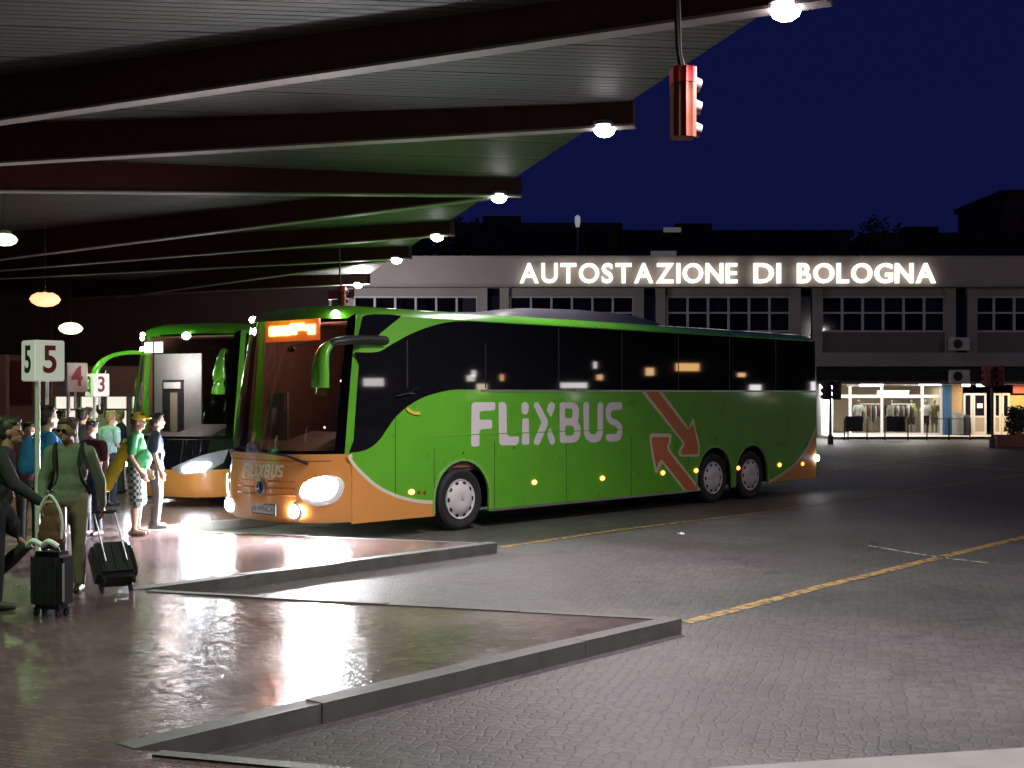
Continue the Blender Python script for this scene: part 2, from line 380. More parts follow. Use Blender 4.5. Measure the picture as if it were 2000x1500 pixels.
def side_outline(front_z=None):
    zs = .27; pts = [(front_cor(.3), zs)]
    for w in WHEELS:
        r = .605
        for k in range(0, 19):
            a = math.pi - math.pi * k / 18
            zz = .50 + r * math.sin(a)
            if k == 0: pts.append((w - r, zs))
            pts.append((w + r * math.cos(a), max(zz, zs)))
        pts.append((w + r, zs))
    pts += [(13.78, .30), (13.80, 3.36)]
    for i in range(11):
        z = 3.36 - (3.36 - 1.3) * i / 10; pts.append((front_cor(z), z))
    return pts
def wheel_part(root, u, side, dual=False):
    bm = bmesh.new(); y1 = HW - .02; y0 = y1 - (.58 if dual else .30)
    prof = [(.30, y0), (.44, y0), (.485, y0 + .03), (.498, y0 + .07), (.498, y1 - .07), (.485, y1 - .03), (.44, y1 - .005), (.32, y1 - .03), (.30, y1 - .05)]
    lathe(bm, prof, 48, 'y')
    if side < 0: bmesh.ops.scale(bm, vec=(1, -1, 1), verts=bm.verts)
    w = link('wheel', bm, RUBBER, root, smooth=True, loc=lc(u, 0, .498))
    bm = bmesh.new(); c = y1 - .035
    lathe(bm, [(.30, c - .10), (.325, c), (.318, c + .02), (.30, c + .012), (.285, c + .005), (.235, c + .028), (.215, c + .045), (.14, c + .06), (.06, c + .062), (.05, c + .058), (.001, c + .058)], 48, 'y')
    for k in range(10):
        a = 2 * math.pi * k / 10; ell(bm, (.262 * math.cos(a), c + .017, .262 * math.sin(a)), (.026, .012, .038), Matrix.Rotation(-a, 3, 'Y'), 2, 1)
    for k in range(3):
        a = 2 * math.pi * k / 3 + math.pi / 2; tube(bm, [(0, c + .062, 0), (.05 * math.cos(a), c + .062, .05 * math.sin(a))], [.006, .003], 6, mi=2)
    if side < 0: bmesh.ops.scale(bm, vec=(1, -1, 1), verts=bm.verts)
    link('hubcap', bm, [HUB, HUBHOLE, SILVER], w, smooth=True)
def strip_loft(bm, rows, mi=0, close=False):
    V = [[bm.verts.new(p) for p in r] for r in rows]
    for i in range(len(V) - 1):
        for k in range(len(V[i]) - 1):
            bm.faces.new((V[i][k], V[i][k + 1], V[i + 1][k + 1], V[i + 1][k])).material_index = mi
def smooth_path(pts, n=4):                       # Catmull-Rom through traced points
    P = [Vector(p) for p in pts]; out = []
    for i in range(len(P) - 1):
        p0, p1, p2, p3 = P[max(i - 1, 0)], P[i], P[i + 1], P[min(i + 2, len(P) - 1)]
        for k in range(n):
            t = k / n; out.append(.5 * ((2 * p1) + (p2 - p0) * t + (2 * p0 - 5 * p1 + 4 * p2 - p3) * t * t + (3 * p1 - p0 - 3 * p2 + p3) * t ** 3))
    out.append(P[-1]); return [tuple(v) for v in out]
def band(path, w):                               # ribbon outline round a 2-D path
    P = [Vector(p) for p in path]; a, b = [], []
    for i, p in enumerate(P):
        d = (P[min(i + 1, len(P) - 1)] - P[max(i - 1, 0)]).normalized(); n = Vector((-d.y, d.x)) * w / 2
        a.append(tuple(p + n)); b.append(tuple(p - n))
    return a + b[::-1]
def round_poly(pts, n=3, r=.35):                 # soften corners of a traced outline
    P = [Vector(p) for p in pts]; out = []; N = len(P)
    for i in range(N):
        a, p, b = P[i - 1], P[i], P[(i + 1) % N]
        rr = min((a - p).length, (b - p).length) * r
        q0 = p + (a - p).normalized() * rr; q1 = p + (b - p).normalized() * rr
        for k in range(n + 1):
            t = k / n; out.append(tuple((1 - t) ** 2 * q0 + 2 * t * (1 - t) * p + t * t * q1))
    return out

# lettering traced in its own little grid (x right, y down)
GLYPHS = [
 ('F', [[(150, 150), (395, 150), (392, 244), (245, 252), (212, 266), (215, 352), (355, 352), (360, 440), (345, 457), (212, 460), (212, 660), (118, 660), (122, 180)]]),
 ('L', [[(432, 165), (450, 148), (495, 148), (522, 180), (528, 520), (565, 546), (665, 545), (668, 600), (640, 645), (470, 648), (440, 620)]]),
 ('i', [[(698, 180), (715, 150), (755, 148), (780, 190), (775, 250), (755, 290), (712, 288), (700, 260)]]),
 ('i', [[(705, 340), (780, 332), (785, 640), (700, 640)]]),
 ('X', [[(835, 190), (850, 150), (885, 148), (1000, 360), (1000, 400), (905, 630), (870, 645), (838, 625), (840, 590), (905, 440), (925, 385), (905, 340)]]),
 ('X', [[(1010, 165), (1040, 145), (1075, 165), (1080, 200), (1035, 330), (985, 245)]]),
 ('X', [[(1025, 440), (1080, 580), (1075, 630), (1045, 640), (1020, 620), (990, 520)]]),
 ('B', [[(1135, 170), (1160, 150), (1290, 152), (1335, 180), (1358, 230), (1352, 330), (1342, 370), (1375, 440), (1372, 530), (1345, 590), (1300, 615), (1160, 620), (1138, 600)],
        [(1195, 220), (1275, 225), (1285, 260), (1280, 315), (1265, 332), (1195, 332)], [(1197, 415), (1280, 420), (1302, 450), (1300, 510), (1280, 535), (1195, 535)]]),
 ('U', [[(1405, 170), (1425, 150), (1460, 150), (1470, 175), (1470, 480), (1490, 515), (1520, 522), (1555, 510), (1570, 480), (1570, 170), (1590, 150), (1620, 150), (1635, 175), (1630, 520), (1600, 590), (1550, 615), (1490, 612), (1440, 580), (1415, 510)]]),
 ('S', [[(1850, 150), (1850, 235), (1750, 240), (1722, 260), (1720, 310), (1740, 335), (1800, 360), (1840, 400), (1855, 450), (1850, 530), (1830, 580), (1790, 602), (1690, 600), (1668, 580), (1665, 520), (1780, 515), (1800, 495), (1798, 450), (1775, 425), (1710, 400), (1670, 340), (1662, 240), (1690, 170), (1730, 150)]]),
]
def letters(root, fmap, surf, m, d=.004):
    groups = {}
    for ch, loops in GLYPHS: groups.setdefault(ch, []).append(loops)
    for ch in 'FLiXBUS':
        bm = bmesh.new()
        for loops in groups[ch]: (skin if surf is on_front else plate)(*((bm, [round_poly([fmap(*p) for p in l], 2, .22) for l in loops]) + ((d, surf) if surf is on_front else (.0005, d, surf))))
        link('letter', bm, m, root)

def coach(kind, label, loc, group):
    root = empty('coach', loc, math.atan2(FD.y, FD.x), label, 'coach', group)
    first = kind == 'long'
    split = 1.3 if first else .80                 # height where the orange bumper ends
    # ---- body: flanks with wheel arches, roof, rear
    bm = bmesh.new(); so = side_outline()
    plate(bm, [so], -.03, 0, on_side); plate(bm, [so], -.03, 0, on_far)
    rz = [.3, .6, 1, 1.6, 2.2, 2.8, 3.2, 3.36]
    strip_loft(bm, [[lc(13.96 - .16 * abs(t) ** 4 - (.10 * max(0, (z - 2.2) / 1.2)), HW * t, z) for t in [i / 10 for i in range(-10, 11)]] for z in rz])
    ry = [-1, -.985, -.955, -.91, -.84, -.72, -.5, -.25, 0, .25, .5, .72, .84, .91, .955, .985, 1]
    rh = lambda t: 3.36 + .16 * (1 - abs(t) ** 7)
    rows = [[lc(front_u(HW * t, 3.33), HW * t, 3.36 - (.07 if abs(t) < .95 else 0)) for t in ry]]
    for s in (.25, .5, .75, 1):
        e = math.sin(s * math.pi / 2); f = 1 - math.cos(s * math.pi / 2)
        rows.append([lc(front_u(HW * t, 3.33) + .05 * s + .55 * f, HW * t, 3.36 - (.07 if abs(t) < .95 else 0) * (1 - e) + (rh(t) - 3.36) * e) for t in ry])
    for u in (1.6, 3, 6, 9, 12, 13.5): rows.append([lc(u, HW * t, rh(t)) for t in ry])
    rows.append([lc(13.78, HW * t, 3.36 + (rh(t) - 3.36) * .6) for t in ry]); rows.append([lc(13.82, HW * t, 3.36) for t in ry])
    strip_loft(bm, rows)
    for sgn in (-1, 1):                           # windscreen pillars
        strip_loft(bm, [[on_front(sgn * HW * t, z, .002) for t in (.968, .975, .985, 1)] for z in [split + i * (3.36 - split) / 12 for i in range(13)]])
    link('body', bm, GREEN, root, smooth=True)
    # ---- front panel and windscreen
    T = [i / 20 for i in range(-20, 21)]
    zs = [.30, .36, .45, .6, .75] + [.75 + (split - .75) * i / 6 for i in range(1, 7)]
    bm = bmesh.new(); strip_loft(bm, [[on_front(HW * t, z, 0 if z > .31 else -.03) for t in T] for z in zs]); link('front_panel', bm, ORANGE, root, smooth=True)
    z0 = split
    if not first:
        bm = bmesh.new(); strip_loft(bm, [[on_front(HW * t, z, 0) for t in T] for z in (split + .003, 1.0, 1.15, 1.35)]); link('black_panel', bm, BLACKGL, root, smooth=True); z0 = 1.353
    Tw = [i / 20 * .968 for i in range(-20, 21)]
    bm = bmesh.new(); strip_loft(bm, [[on_front(HW * t, z, 0) for t in Tw] for z in [z0 + (3.29 - z0) * i / 14 for i in range(15)]]); link('windscreen', bm, WSCREEN, root, smooth='all')
    bm = bmesh.new()                              # black masked border of the glass
    zz = [z0 + (3.29 - z0) * i / 14 for i in range(15)]
    for sgn in (-1, 1): strip_loft(bm, [[on_front(sgn * HW * t, z, -.004) for t in (.915, .94, .968, .985, .998)] for z in zz])
    strip_loft(bm, [[on_front(HW * t, z, -.005) for t in Tw] for z in (z0, z0 + .05)])
    link('windscreen_seal', bm, BLACKP, root)
    # ---- cabin behind the glass
    bm = bmesh.new()
    box(bm, -4.2, -.75, -1.2, 1.2, .95, 1.05); box(bm, -4.25, -4.2, -1.2, 1.2, 1.05, 3.3); box(bm, -4.2, -1.0, -1.23, -1.21, 1.0, 3.3); box(bm, -4.2, -1.0, 1.21, 1.23, 1.0, 3.3); box(bm, -4.2, -1.0, -1.2, 1.2, 3.28, 3.30)
    for sgn in (-1, 1):
        strip_loft(bm, [[on_front(sgn * HW * t, z, -.012) for t in (.97, .985, .993)] + [lc(.80, sgn * 1.236, z), lc(1.1, sgn * 1.22, z)] for z in [split + .1 + i * (3.28 - split - .1) / 10 for i in range(11)]])
    link('cabin_lining', bm, INTER, root)
    bm = bmesh.new()
    strip_loft(bm, [[lc(front_u(HW * t, 1.35) + .08, HW * t * .93, 1.30) for t in T], [lc(front_u(HW * t, 1.35) + .25, HW * t * .93, 1.42) for t in T], [lc(front_u(HW * t, 1.35) * .5 + .75, HW * t * .93, 1.45 + (.16 if .1 < t < .8 else 0)) for t in T], [lc(1.15, HW * t * .93, 1.1) for t in T]])
    dash = link('dashboard', bm, mat('dashboard_grey', (.10, .075, .075), .6, noise=(8, .2)), root, smooth=True)
    bm = bmesh.new(); c = Vector((-1.12, .62, 1.62))
    tube(bm, [c + Vector((.10 * math.cos(a) * .9, .23 * math.sin(a), .2 * math.cos(a))) for a in [2 * math.pi * i / 24 for i in range(25)]], .018, 8, False)
    tube(bm, [c, c + Vector((.2, 0, -.2))], .03, 8); link('steering_wheel', bm, BLACKP, root, smooth=True)
    def seat(u, y):
        bm = bmesh.new(); M = Matrix.Translation(lc(u, y, 0))
        box(bm, -.25, .25, -.23, .23, 1.35, 1.52, M); box(bm, -.32, -.2, -.23, .23, 1.45, 2.05, M); box(bm, -.33, -.22, -.14, .14, 2.0, 2.25, M)
        bmesh.ops.bevel(bm, geom=list(bm.edges), offset=.04, segments=2, affect='EDGES'); link('seat', bm, SEAT, root, smooth=True)
    seat(1.75, .62); seat(1.7, -.75)
    for u in (2.9, 3.7):
        for y in (-.95, -.48, .48, .95): seat(u, y)
    # ---- flank glass, doors gaps
    if first:
        gl = [(692.5, 688), (738, 687), (764, 673), (803, 652), (842, 637), (881, 628.5), (920, 627.5)]
        tops = smooth_path([side_uz(*p) for p in gl], 4)
        bot = smooth_path([side_uz(*p) for p in [(925, 761), (887, 761), (855, 767), (829, 775), (800, 791), (775, 812), (757, 836), (742, 858), (722, 875), (700, 882), (682, 884)]], 4)
        cor = [(front_cor(z) + .012, z) for z in (1.5, 2.0, 2.6)]
        bm = bmesh.new(); plate(bm, [tops + [(13.72, 3.335), (13.74, 2.25)] + [(bot[0][0], 2.25)] + bot + cor], 0, .004, on_side); link('side_window', bm, BLACKGL, root)
        q = [(708, 617), (728, 613.5), (760, 614), (785, 617), (761, 636), (734, 658.5), (699.5, 659)]
        bm = bmesh.new(); plate(bm, [round_poly([side_uz(*p) for p in q], 3, .2)], 0, .004, on_side); link('quarter_window', bm, BLACKGL, root)
        bm = bmesh.new()                          # door window joint, sill trim and window dividers
        for px in (795, 948):
            plate(bm, [[(side_uz(px, 700)[0] + e, z) for e, z in ((-.012, 2.27), (.012, 2.27), (.012, 3.0), (-.012, 3.0))]], .004, .006, on_side); link('window_divider', bm, BLACKP, root); bm = bmesh.new()
        bm.free()
        for u in (5.1, 6.85, 8.6, 10.35, 12.1): bm = bmesh.new(); plate(bm, [[(u - .012, 2.26), (u + .012, 2.26), (u + .012, 3.32), (u - .012, 3.32)]], .004, .006, on_side); link('window_divider', bm, BLACKP, root)
        bm = bmesh.new(); plate(bm, [[(3.2, 2.215), (13.74, 2.215), (13.74, 2.248), (3.2, 2.248)]], 0, .012, on_side); link('window_sill', bm, SILVER, root)
        # two passengers' curtains of light: pale seat covers seen through the glass are left dark
        # ---- livery
        cur = smooth_path([side_uz(*p) for p in [(679, 890), (693, 910), (710, 928), (733, 948), (760, 963), (787, 973), (820, 979.5), (857, 981.5)]], 5)
        wl = WHEELS[0] - .607
        cur = [c for c in cur if c[0] < wl] ; cur[0] = (.502, cur[0][1]); cur.append((wl, cur[-1][1]))
        bm = bmesh.new(); plate(bm, [cur + [(wl, .272), (.502, .272)]], 0, .004, on_side); link('orange_swoosh', bm, ORANGE, root)
        bm = bmesh.new(); plate(bm, [band(cur, .055)], .004, .007, on_side); link('cream_stripe', bm, CREAM, root)
        cur = smooth_path([side_uz(*p) for p in [(1592, 840), (1577, 874), (1558, 900), (1536, 920), (1504, 940)]], 5); wr = WHEELS[2] + .607
        cur = [c for c in cur if wr < c[0] < 13.76]; cur = [(13.77, cur[0][1] + .06)] + cur + [(wr, cur[-1][1] - .03)]
        bm = bmesh.new(); plate(bm, [cur + [(wr, .31), (13.77, .31)]], 0, .004, on_side); link('orange_swoosh', bm, ORANGE, root)
        bm = bmesh.new(); plate(bm, [band(cur, .06)], .004, .007, on_side); link('cream_stripe', bm, CREAM, root)
        fm = lambda x, y: side_uz(1230 + x / 6.818, 750 + y / 6.818)
        dn_o = [(155, 98), (430, 98), (780, 578), (800, 560), (832, 462), (852, 462), (878, 600), (930, 810), (925, 950), (905, 970), (680, 966), (650, 940), (650, 890), (705, 795), (688, 765)]
        dn_i = [(210, 98), (380, 98), (765, 608), (792, 596), (838, 540), (858, 620), (905, 815), (902, 935), (690, 938), (678, 900), (728, 800), (715, 765)]
        up_o = [(270, 672), (300, 655), (540, 660), (555, 690), (545, 780), (525, 830), (530, 870), (945, 1405), (925, 1428), (725, 1433), (470, 1100), (425, 1045), (405, 1100), (360, 1187), (338, 1182), (300, 980), (262, 760)]
        up_i = [(295, 708), (515, 706), (518, 770), (492, 830), (505, 885), (900, 1395), (885, 1418), (755, 1425), (455, 1045), (420, 1005), (385, 1040), (352, 1120), (325, 980), (288, 790)]
        for o_, i_ in ((dn_o, dn_i), (up_o, up_i)):
            clampz = lambda p: (p[0], min(2.212, max(.272, p[1])))
            bm = bmesh.new(); plate(bm, [[clampz(fm(*p)) for p in o_]], 0, .004, on_side); a = link('livery_arrow', bm, CREAM, root)
            bm = bmesh.new(); plate(bm, [[clampz(fm(*p)) for p in i_]], .004, .007, on_side); link('arrow_fill', bm, mat('rust_orange_vinyl', (.52, .15, .045), .4, coat=.4), a)
        letters(root, lambda x, y: side_uz(900 + x / 5.882, 760 + y / 5.882), on_side, LETTERW)
        bm = bmesh.new()                          # shut lines of the luggage flaps
        for px, y0, y1 in ((772, 800, 1010), (848, 875, 975), (966, 862, 998), (1106, 862, 985), (1233, 850, 972), (1345, 850, 905)):
            u, za = side_uz(px, y0); zb = side_uz(px, y1)[1]; zb = max(zb, .275)
            plate(bm, [[(u - .006, zb), (u + .006, zb), (u + .006, za), (u - .006, za)]], .0, .0025, on_side)
        link('panel_gap', bm, GAP, root)
        bm = bmesh.new()
        plate(bm, [[(2.0, 1.52), (9.1, 1.52), (9.1, 1.535), (2.0, 1.535)]], 0, .008, on_side); link('side_moulding', bm, mat('green_moulding', (.16, .42, .06), .25, coat=.5), root)
        for w in WHEELS:
            bm = bmesh.new(); pth = [(w + .63 * math.cos(a), .50 + .63 * math.sin(a)) for a in [math.pi * i / 24 for i in range(25)]]
            plate(bm, [band([(w + .63, .3)] + pth + [(w - .63, .3)], .045)], -.02, .014, on_side); link('arch_trim', bm, mat('arch_green', (.18, .40, .10), .3, coat=.5), root, smooth=True)
        bm = bmesh.new(); plate(bm, [[(3.42, .262), (8.9, .262), (8.9, .30), (3.42, .30)]], 0, .012, on_side); link('skirt_trim', bm, SILVER, root)
        bm = bmesh.new()
        for px, py in ((905, 885), (1004, 875), (1396, 857), (1471, 850)): 
            u, z = side_uz(px, py); ell(bm, on_side(u, z, 0), (.02, .004, .02))
        link('flap_lock', bm, BLACKP, root)
        for px, py in ((803, 961), (1043, 942), (1176, 934), (1294, 923.5), (1359, 919), (1441, 914), (1522, 908)):
            u, z = side_uz(px, py); bm = bmesh.new(); ell(bm, on_side(u, z, .012), (.062, .02, .042)); link('marker_light', bm, AMBERL, root, smooth='all')
        bm = bmesh.new()
        for px in (818, 829):
            u, z = side_uz(px, 961); ell(bm, on_side(u, z, .01), (.03, .012, .035))
        link('side_reflector', bm, mat('dull_orange_reflector', (.25, .05, .01), .3), root)
        u, z = side_uz(1567, 906); bm = bmesh.new(); ell(bm, on_side(u, z, .01), (.05, .02, .04)); link('marker_light', bm, AMBERL, root, smooth='all')
        bm = bmesh.new(); ell(bm, lc(13.80, HW + .02, .75), (.07, .04, .07)); link('rear_lamp', bm, emis('rear_lamp_white', (.9, .9, 1), 60), root, smooth='all')
        bm = bmesh.new()                          # door handle hooked below the driver's window
        tube(bm, [on_side(*side_uz(788, 681), .02)] * 0 + [on_side(*side_uz(772, 773), .03), on_side(*side_uz(785, 770), .04), on_side(*side_uz(797, 767), .04), on_side(*side_uz(806, 759), .03), on_side(*side_uz(816, 756), .02)], .014, 8)
        tube(bm, [on_side(*side_uz(797, 767), .03), on_side(*side_uz(806, 768), .03)], .018, 8); link('door_handle', bm, CHROME, root, smooth=True)
        bm = bmesh.new(); pth = [side_uz(*p) for p in ((793, 797), (799, 803), (808, 807), (819, 807))]
        plate(bm, [band(pth, .045)], 0, .02, on_side); link('flank_handle', bm, mat('yellow_handle', (.65, .5, .06), .4), root)
        # air conditioning pod
        bm = bmesh.new(); rows = []
        for u, h, w in ((4.2, .0, .55), (4.5, .12, .72), (5.2, .21, .85), (6.6, .25, .88), (8.0, .23, .86), (8.8, .14, .75), (9.2, .0, .55)):
            rows.append([lc(u, w * t, 3.50 + h * (1 - abs(t) ** 5)) for t in [i / 8 for i in range(-8, 9)]])
        strip_loft(bm, rows); link('roof_pod', bm, mat('dark_grey_pod', (.05, .05, .06), .35, noise=(5, .2)), root, smooth=True)
    else:
        bm = bmesh.new()
        for f in (on_side, on_far): plate(bm, [[(front_cor(1.6) + .02, 1.6), (2.2, 1.75), (3.4, 2.2), (13.7, 2.2), (13.7, 3.3), (front_cor(3.3) + .02, 3.3)]], 0, .004, f)
        link('side_window', bm, BLACKGL, root)
    if first:
        bm = bmesh.new(); plate(bm, [[(front_cor(1.6) + .02, 1.6), (2.2, 1.75), (3.4, 2.2), (13.7, 2.2), (13.7, 3.3), (front_cor(3.3) + .02, 3.3)]], 0, .004, on_far); link('side_window', bm, BLACKGL, root)
    # ---- running gear
    for i, u in enumerate(WHEELS):
        for s in (1, -1): wheel_part(root, u, s, i == 1)
    bm = bmesh.new(); box(bm, -13.6, -3.5, -.93, .93, .30, 1.25); box(bm, -2.05, -.75, -1.2, 1.2, .34, .95); box(bm, -3.5, -2.05, -.9, .9, .45, 1.25)
    for u0, u1 in ((3.5, 9.1), (11.9, 13.6)): box(bm, -u1, -u0, -1.2, 1.2, .32, .6)
    link('underbody', bm, mat('underbody_black', (.01, .01, .01), .9), root)
    # ---- front furniture
    if first:
        fy = lambda px, py: front_yz(px, py)
        hl = [fy(*p) for p in ((592, 960), (600, 944), (617, 935), (640, 930), (660, 934), (667, 945), (662, 962), (650, 974), (625, 978), (604, 972))]
        hm = [(-y + .13, z) for y, z in hl]
        for poly in (hl, hm):
            cy, cz = sum(q[0] for q in poly) / len(poly), sum(q[1] for q in poly) / len(poly)
            bm = bmesh.new(); skin(bm, [round_poly([(min(1.262, max(-1.262, cy + (a - cy) * 1.16)), cz + (b - cz) * 1.3 - .03) for a, b in poly], 2)], .05, on_front, 4); bz_ = link('headlight_halo_plate', bm, mat('halo_surround_white', (.82, .82, .84), .3), root, smooth=True)  # pale plate added round the lens to read as its white halo
            bm = bmesh.new(); skin(bm, [round_poly(poly, 2)], .053, on_front, 4); h = link('headlight', bm, HEADL, root, smooth=True)
            yc = sum(q[0] for q in poly) / len(poly); l = bpy.data.lights.new('headlamp_beam', 'SPOT'); l.energy = 2200; l.color = (.97, .95, 1); l.spot_size = R(115); l.spot_blend = 1; l.shadow_soft_size = .08
            lo = bpy.data.objects.new('headlamp_beam', l); COL.objects.link(lo); lo.parent = root; lo.location = on_front(yc, .80, .14); lo.rotation_euler = (R(90 - 7), 0, R(-90))
        for y in (.80, -.80):
            c = on_front(y, .47, .0); bm = bmesh.new(); ell(bm, c, (.035, .19, .14)); link('fog_bezel', bm, mat('halo_surround_white', (.8, .8, .8)), root, smooth='all'); bm = bmesh.new(); ell(bm, c, (.06, .145, .11)); link('fog_light', bm, FOGL, root, smooth='all')
        # badge, grille, lettering, plate
        by, bz = fy(511, 952)
        bm = bmesh.new(); lathe(bm, [(.115, .0), (.115, .035), (.10, .045), (.092, .03), (.001, .03)], 32, 'x', on_front(by, bz, 0) + Vector((0, 0, 0))); bd = link('emblem', bm, [SILVER], root, smooth=True)
        bm = bmesh.new(); lathe(bm, [(.09, .031), (.001, .033)], 32, 'x', on_front(by, bz, 0)); link('emblem_disc', bm, mat('emblem_navy', (.01, .012, .03), .2), bd)
        bm = bmesh.new()
        for k in range(3):
            a = 2 * math.pi * k / 3 + math.pi / 2; c = on_front(by, bz, .042); tube(bm, [c, c + Vector((0, .085 * math.cos(a), .085 * math.sin(a)))], [.012, .004], 6)
        link('emblem_star', bm, CHROME, bd)
        for z in (bz + .10, bz + .0, bz - .10, ):
            for s in (-1, 1):
                bm = bmesh.new(); y0 = by + s * .14; y1 = by + s * .62
                rows = [[on_front(y0 + (y1 - y0) * i / 8, z + e, d) for i in range(9)] for e, d in ((.014, .002), (.006, .02), (-.012, .002))]
                strip_loft(bm, rows); link('grille_slat', bm, mat('dark_orange_slat', (.40, .10, .02), .35, coat=.5), root, smooth=True)  # slats in a deeper orange than the panel
        bm = bmesh.new()
        strip_loft(bm, [[on_front(HW * .9 * t, z, .003) for t in T] for z in (1.195, 1.207)]); link('panel_gap', bm, mat('dark_orange_gap', (.12, .035, .01), .7), root)
        ya, za = fy(477, 931); yb, zb = fy(555, 908)
        lf = lambda x, y: (ya + (yb - ya) * (x - 118) / (1855 - 118), zb + (za - zb) * (y - 148) / (660 - 148))
        # on the nose the foot of the L runs on under the i and X as a smile
        bm = None
        letters(root, lf, on_front, mat('bright_cream_vinyl', (.88, .82, .64), .4), .012)
        bm = bmesh.new(); pth = smooth_path([lf(*p) for p in ((470, 600), (620, 690), (800, 720), (980, 660))], 4); skin(bm, [band(pth, .035)], .008, on_front); link('letter_swash', bm, CREAM, root)
        yp, zp = fy(516, 994)
        M = Matrix.Translation(on_front(yp, zp, .03)) @ Matrix.Rotation(R(90), 4, 'Z') @ Matrix.Rotation(R(90), 4, 'X')
        bm = bmesh.new(); box(bm, -.01, .012, yp - .29, yp + .29, zp - .085, zp + .085, Matrix.Translation((-front_u(yp, zp), 0, 0))); pl = link('licence_plate', bm, BLACKP, root)
        bm = bmesh.new(); box(bm, .012, .016, yp - .26, yp + .26, zp - .06, zp + .06, Matrix.Translation((-front_u(yp, zp), 0, 0))); link('plate_face', bm, mat('plate_white', (.6, .6, .62), .4), pl)
        text_obj('plate_text', 'A·49NCA', .125, .0, .001, BLACKP, pl, Matrix.Translation((.018 - front_u(yp, zp), yp, zp)) @ Matrix.Rotation(R(90), 4, 'Z') @ Matrix.Rotation(R(90), 4, 'X'))
        # destination display behind the glass
        y0, z0_ = fy(512, 651); y1, z1_ = fy(612, 637); zc = (z0_ + z1_) / 2
        bm = bmesh.new(); box(bm, -.012, 0, min(y0, y1) - .1, max(y0, y1) + .1, zc - .17, zc + .15, Matrix.Translation((-front_u(0, zc) - .14, 0, 0))); dd = link('destination_display', bm, emis('display_bloom_panel', (1, .16, .01), 1.3), root)  # amber emission of the board stands in for bloom round the LED words
        bm = bmesh.new()
        MM = Matrix.Translation((-front_u(0, zc) - .138, 0, zc))
        n = 13; 
        for i in range(n):                        # rows of bright LED words, blurred together
            a = min(y0, y1) + (max(y0, y1) - min(y0, y1)) * i / n; b = min(y0, y1) + (max(y0, y1) - min(y0, y1)) * (i + .93) / n
            up = .028 if i in (6, 7, 8, 9) else 0
            box(bm, 0, .006, a, b, -.075 + (.06 if i in (8, 9, 10) else 0) + up * .3, .065 + up, MM)
        link('led_text', bm, LED, dd)
        for px, py in ((485, 622), (662, 606)):
            y, z = fy(px, py); y = -1.13 if px < 500 else 1.05
            bm = bmesh.new(); ell(bm, lc(front_u(y, 3.3) + .0, y, 3.36), (.05, .085, .055)); link('clearance_light', bm, ROOFL, root, smooth='all')
        bm = bmesh.new(); ell(bm, lc(front_u(-1.2, 3.2) - .01, -1.2, 3.18), (.03, .04, .07)); link('clearance_light', bm, ROOFL, root, smooth='all')
        # mirror: bracket from the pillar, green shell hanging before the glass
        bm = bmesh.new()
        A0 = on_side(1.12, 2.98, .02); arm = [A0, on_side(.7, 2.985, .05), lc(.3, HW + .12, 2.96), lc(.06, HW + .12, 2.93), lc(-.06, HW + .10, 2.84)]
        tube(bm, arm, [.10, .10, .095, .08, .06], 10, flat=.7); link('mirror_arm', bm, mat('mirror_grey', (.016, .015, .017), .45), root, smooth=True)
        bm = bmesh.new(); sh = smooth_path([(.02, 2.90), (-.10, 2.78), (-.15, 2.55), (-.16, 2.27)], 4)
        for i in range(len(sh) - 1): pass
        tube(bm, [lc(u, HW + .09, z) for u, z in sh], [.075 + .085 * min(1, i / 9) for i in range(len(sh))], 14, flat=.7)
        mr = link('mirror', bm, GREEN, root, smooth=True)
        bm = bmesh.new(); tube(bm, [lc(.05, HW + .08, 2.86), lc(-.03, HW + .06, 2.70), lc(-.04, HW + .06, 2.45)], [.05, .08, .075], 10); link('mirror_glass', bm, BLACKGL, mr, smooth=True)
        for y0, y1, z in ((.25, .98, 1.22), (-.95, -.35, 1.24)):
            bm = bmesh.new(); pth = [on_front(.98 if y0 > 0 else -1.05, 1.16 if y0 > 0 else 1.2, .05), on_front(.72 if y0 > 0 else -.95, 1.27 if y0 > 0 else 1.31, .05)]
            pth.append(on_front(-.15 if y0 > 0 else -.1, 1.335, .03)); tube(bm, pth, [.022, .018, .01], 6); link('wiper', bm, BLACKP, root, smooth=True)
        # driver's roller blind edge and inner mirror
        bm = bmesh.new(); tube(bm, [lc(.42, .05, 3.12), lc(.3, .05, 2.9), lc(.4, .45, 2.98)], .012, 6); ell(bm, lc(.32, .05, 2.86), (.03, .09, .05)); link('inner_mirror', bm, BLACKP, root)
        l = bpy.data.lights.new('cabin_fill_light', 'POINT'); l.energy = 55; l.color = (1, .68, .56); l.shadow_soft_size = .1  # added light, no lamp seen; warms the cabin as the display bloom would
        lo = bpy.data.objects.new('cabin_fill_light', l); COL.objects.link(lo); lo.parent = root; lo.location = lc(.75, .1, 3.1)
        bm = bmesh.new(); box(bm, -.86, -.82, -1.12, -.72, 1.35, 2.2); box(bm, -.82, -.81, -1.08, -.78, 1.9, 2.15); link('entrance_screen', bm, mat('grey_screen', (.22, .22, .25), .4), root)
        for k in range(5):
            y = random.uniform(-.9, .9); bm = bmesh.new(); ell(bm, lc(.95, y, random.uniform(1.45, 2.4)), (.012, .018, .018)); link('dash_light', bm, emis('dash_light_white', (1, .9, .8), 8), root)
    else:
